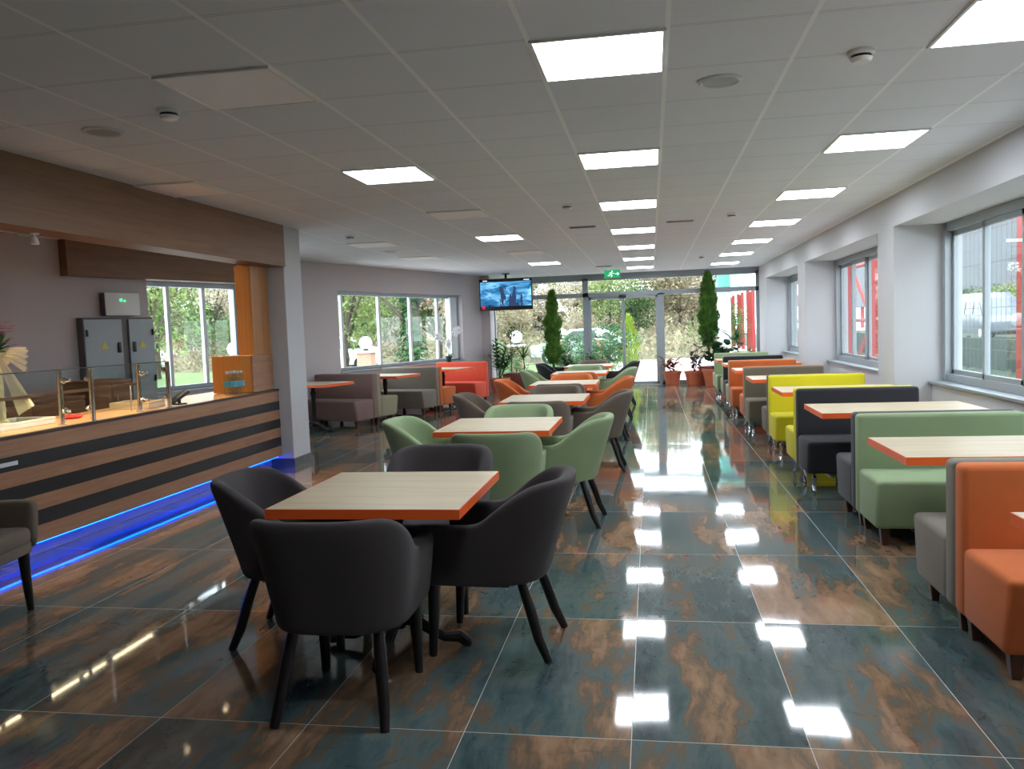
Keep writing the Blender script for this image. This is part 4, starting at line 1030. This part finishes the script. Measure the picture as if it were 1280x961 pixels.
# entrance canopy outside: white post with a glass and white roof edge
t = thing('entrance_canopy', 'white canopy on a post with a greenish glass edge outside the glazing', 'canopy', (2.05, 24, -.05))
MB().box(-.17, .17, -.17, .17, 0, 3.2, .008, 1).build('post', WHITEP, t, smooth=False)
MB().box(-.25, .9, -2.6, 4, 3.2, 3.34, .01, 1).build('roof_slab', WHITEP, t, smooth=False)
MB().box(-.30, .42, -.62, -.60, 2.3, 3.2).build('glass_edge', glass('green_glass', (.55, .82, .78), 1.5), t, smooth=False)
# red steel trusses, wire fence, hall and low hedge by the field
def make_truss():
    t = thing('red_steel_truss', '', 'truss', group='red steel trusses by the field')
    for y in (-.95, .95): MB().box(-.09, .09, y-.09, y+.09, 0, 5.2, .006, 1).build('chord', REDP, t, smooth=False)
    for k in range(4):
        z0, z1 = .15+1.25*k, .15+1.25*(k+1)
        y0, y1 = (-.9, .9) if k % 2 else (.9, -.9)
        MB().tube([(0, y0, z0), (0, y1, z1)], .045, 8).build('brace', REDP, t); MB().tube([(0, -.9, z1), (0, .9, z1)], .045, 8).build('strut', REDP, t)
    return t
TR = make_truss(); tu = []
TY = (10.55, 19.9, 28.1, 36.3)
for y, lab in zip(TY, ('nearest, outside the nearest right window', 'outside the middle right window', 'third from the near end by the field', 'farthest, by the corner of the entrance front')):
    place(TR, tu, (4.75, y, -.03), 0, 'red steel lattice truss %s' % lab)
for a, b, lab in zip((4.0,)+TY[:-1], TY, ('nearest stretch', 'second stretch', 'third stretch', 'farthest stretch')):
    t = thing('wire_fence', 'tall wire mesh fence between red trusses, %s' % lab, 'fence', (4.75, (a+b)/2, -.03)); L = (b-a)/2-1.1; m = MB(); k = -L
    while k <= L: m.box(-.002, .002, k-.002, k+.002, .05, 4.8); k += .16
    for z in [x*.3+.05 for x in range(17)]: m.box(-.003, .003, -L, L, z-.003, z+.003)
    m.build('wire_mesh', plain('galvanised_wire', (96, 98, 100), .5), t, smooth=False)
    for z in (.06, 4.8): MB().tube([(0, -L-.1, z), (0, L+.1, z)], .035, 8).build('rail', REDP, t)
def make_panel():
    t = thing('red_screen', '', 'screen', group='red steel screens right of the entrance')
    MB().box(-.06, .06, -1.0, 1.0, .1, 2.85, .01, 1).build('sheet', REDP, t, smooth=False)
    for y in (-1.02, 1.02): MB().box(-.08, .08, y-.06, y+.06, 0, 2.95, .006, 1).build('post', plain('dark_red_post', (150, 40, 38), .5), t, smooth=False)
    return t
RP = make_panel(); ru = []
for y, lab in ((40.8, 'nearest'), (45.3, 'middle one'), (50.0, 'farthest')): place(RP, ru, (4.72, y, -.03), 0, 'red steel panel seen through the right end of the glazing, %s' % lab)
t = thing('field_barrier', 'low dark green barrier along the far side of the green field', 'barrier', (8.4, 30, -.03))
MB().box(-.05, .05, -26, 26, .05, .82, .005, 1).build('panel', plain('dark_green_panel', (44, 66, 56), .7), t, smooth=False)
for k in range(14): MB().box(.05, .13, -26+k*4, -25.9+k*4, 0, .86).build('post', DARK, t, smooth=False)
t = thing('sports_hall', 'big grey panelled hall wall beyond the field, outside the right window', 'building', (26, 55, -.03))
hm = NT('translucent_hall_panel'); v = hm.co(); sp = hm.n('ShaderNodeSeparateXYZ'); hm.set(sp.inputs[0], v)
ln = hm.math('LESS_THAN', hm.math('FRACT', hm.math('DIVIDE', sp.outputs[2], 2.6)), .04)
hm.principled(hm.mix(ln, lin((80, 84, 90)), lin((64, 44, 44))), .6)
MB().box(0, 1, -75, 75, 2.6, 14, .02, 1).build('wall_panel', hm.m, t, smooth=False)
for k in range(19): MB().box(.2, .6, -73+k*8, -72.6+k*8, 0, 2.6).build('post', REDP, t, smooth=False)
ft = make_tree('field_tree', FOLG, 3.4, 1.7, .8, 1500, .2, 12, .08); uf = []
for k in range(7): place(ft, uf, (23.4, 55+k*3.4, -.03), k, '%s green tree under the hall wall beyond the minibus, counted from the near end' % ORD[k])['group'] = 'trees under the hall wall'
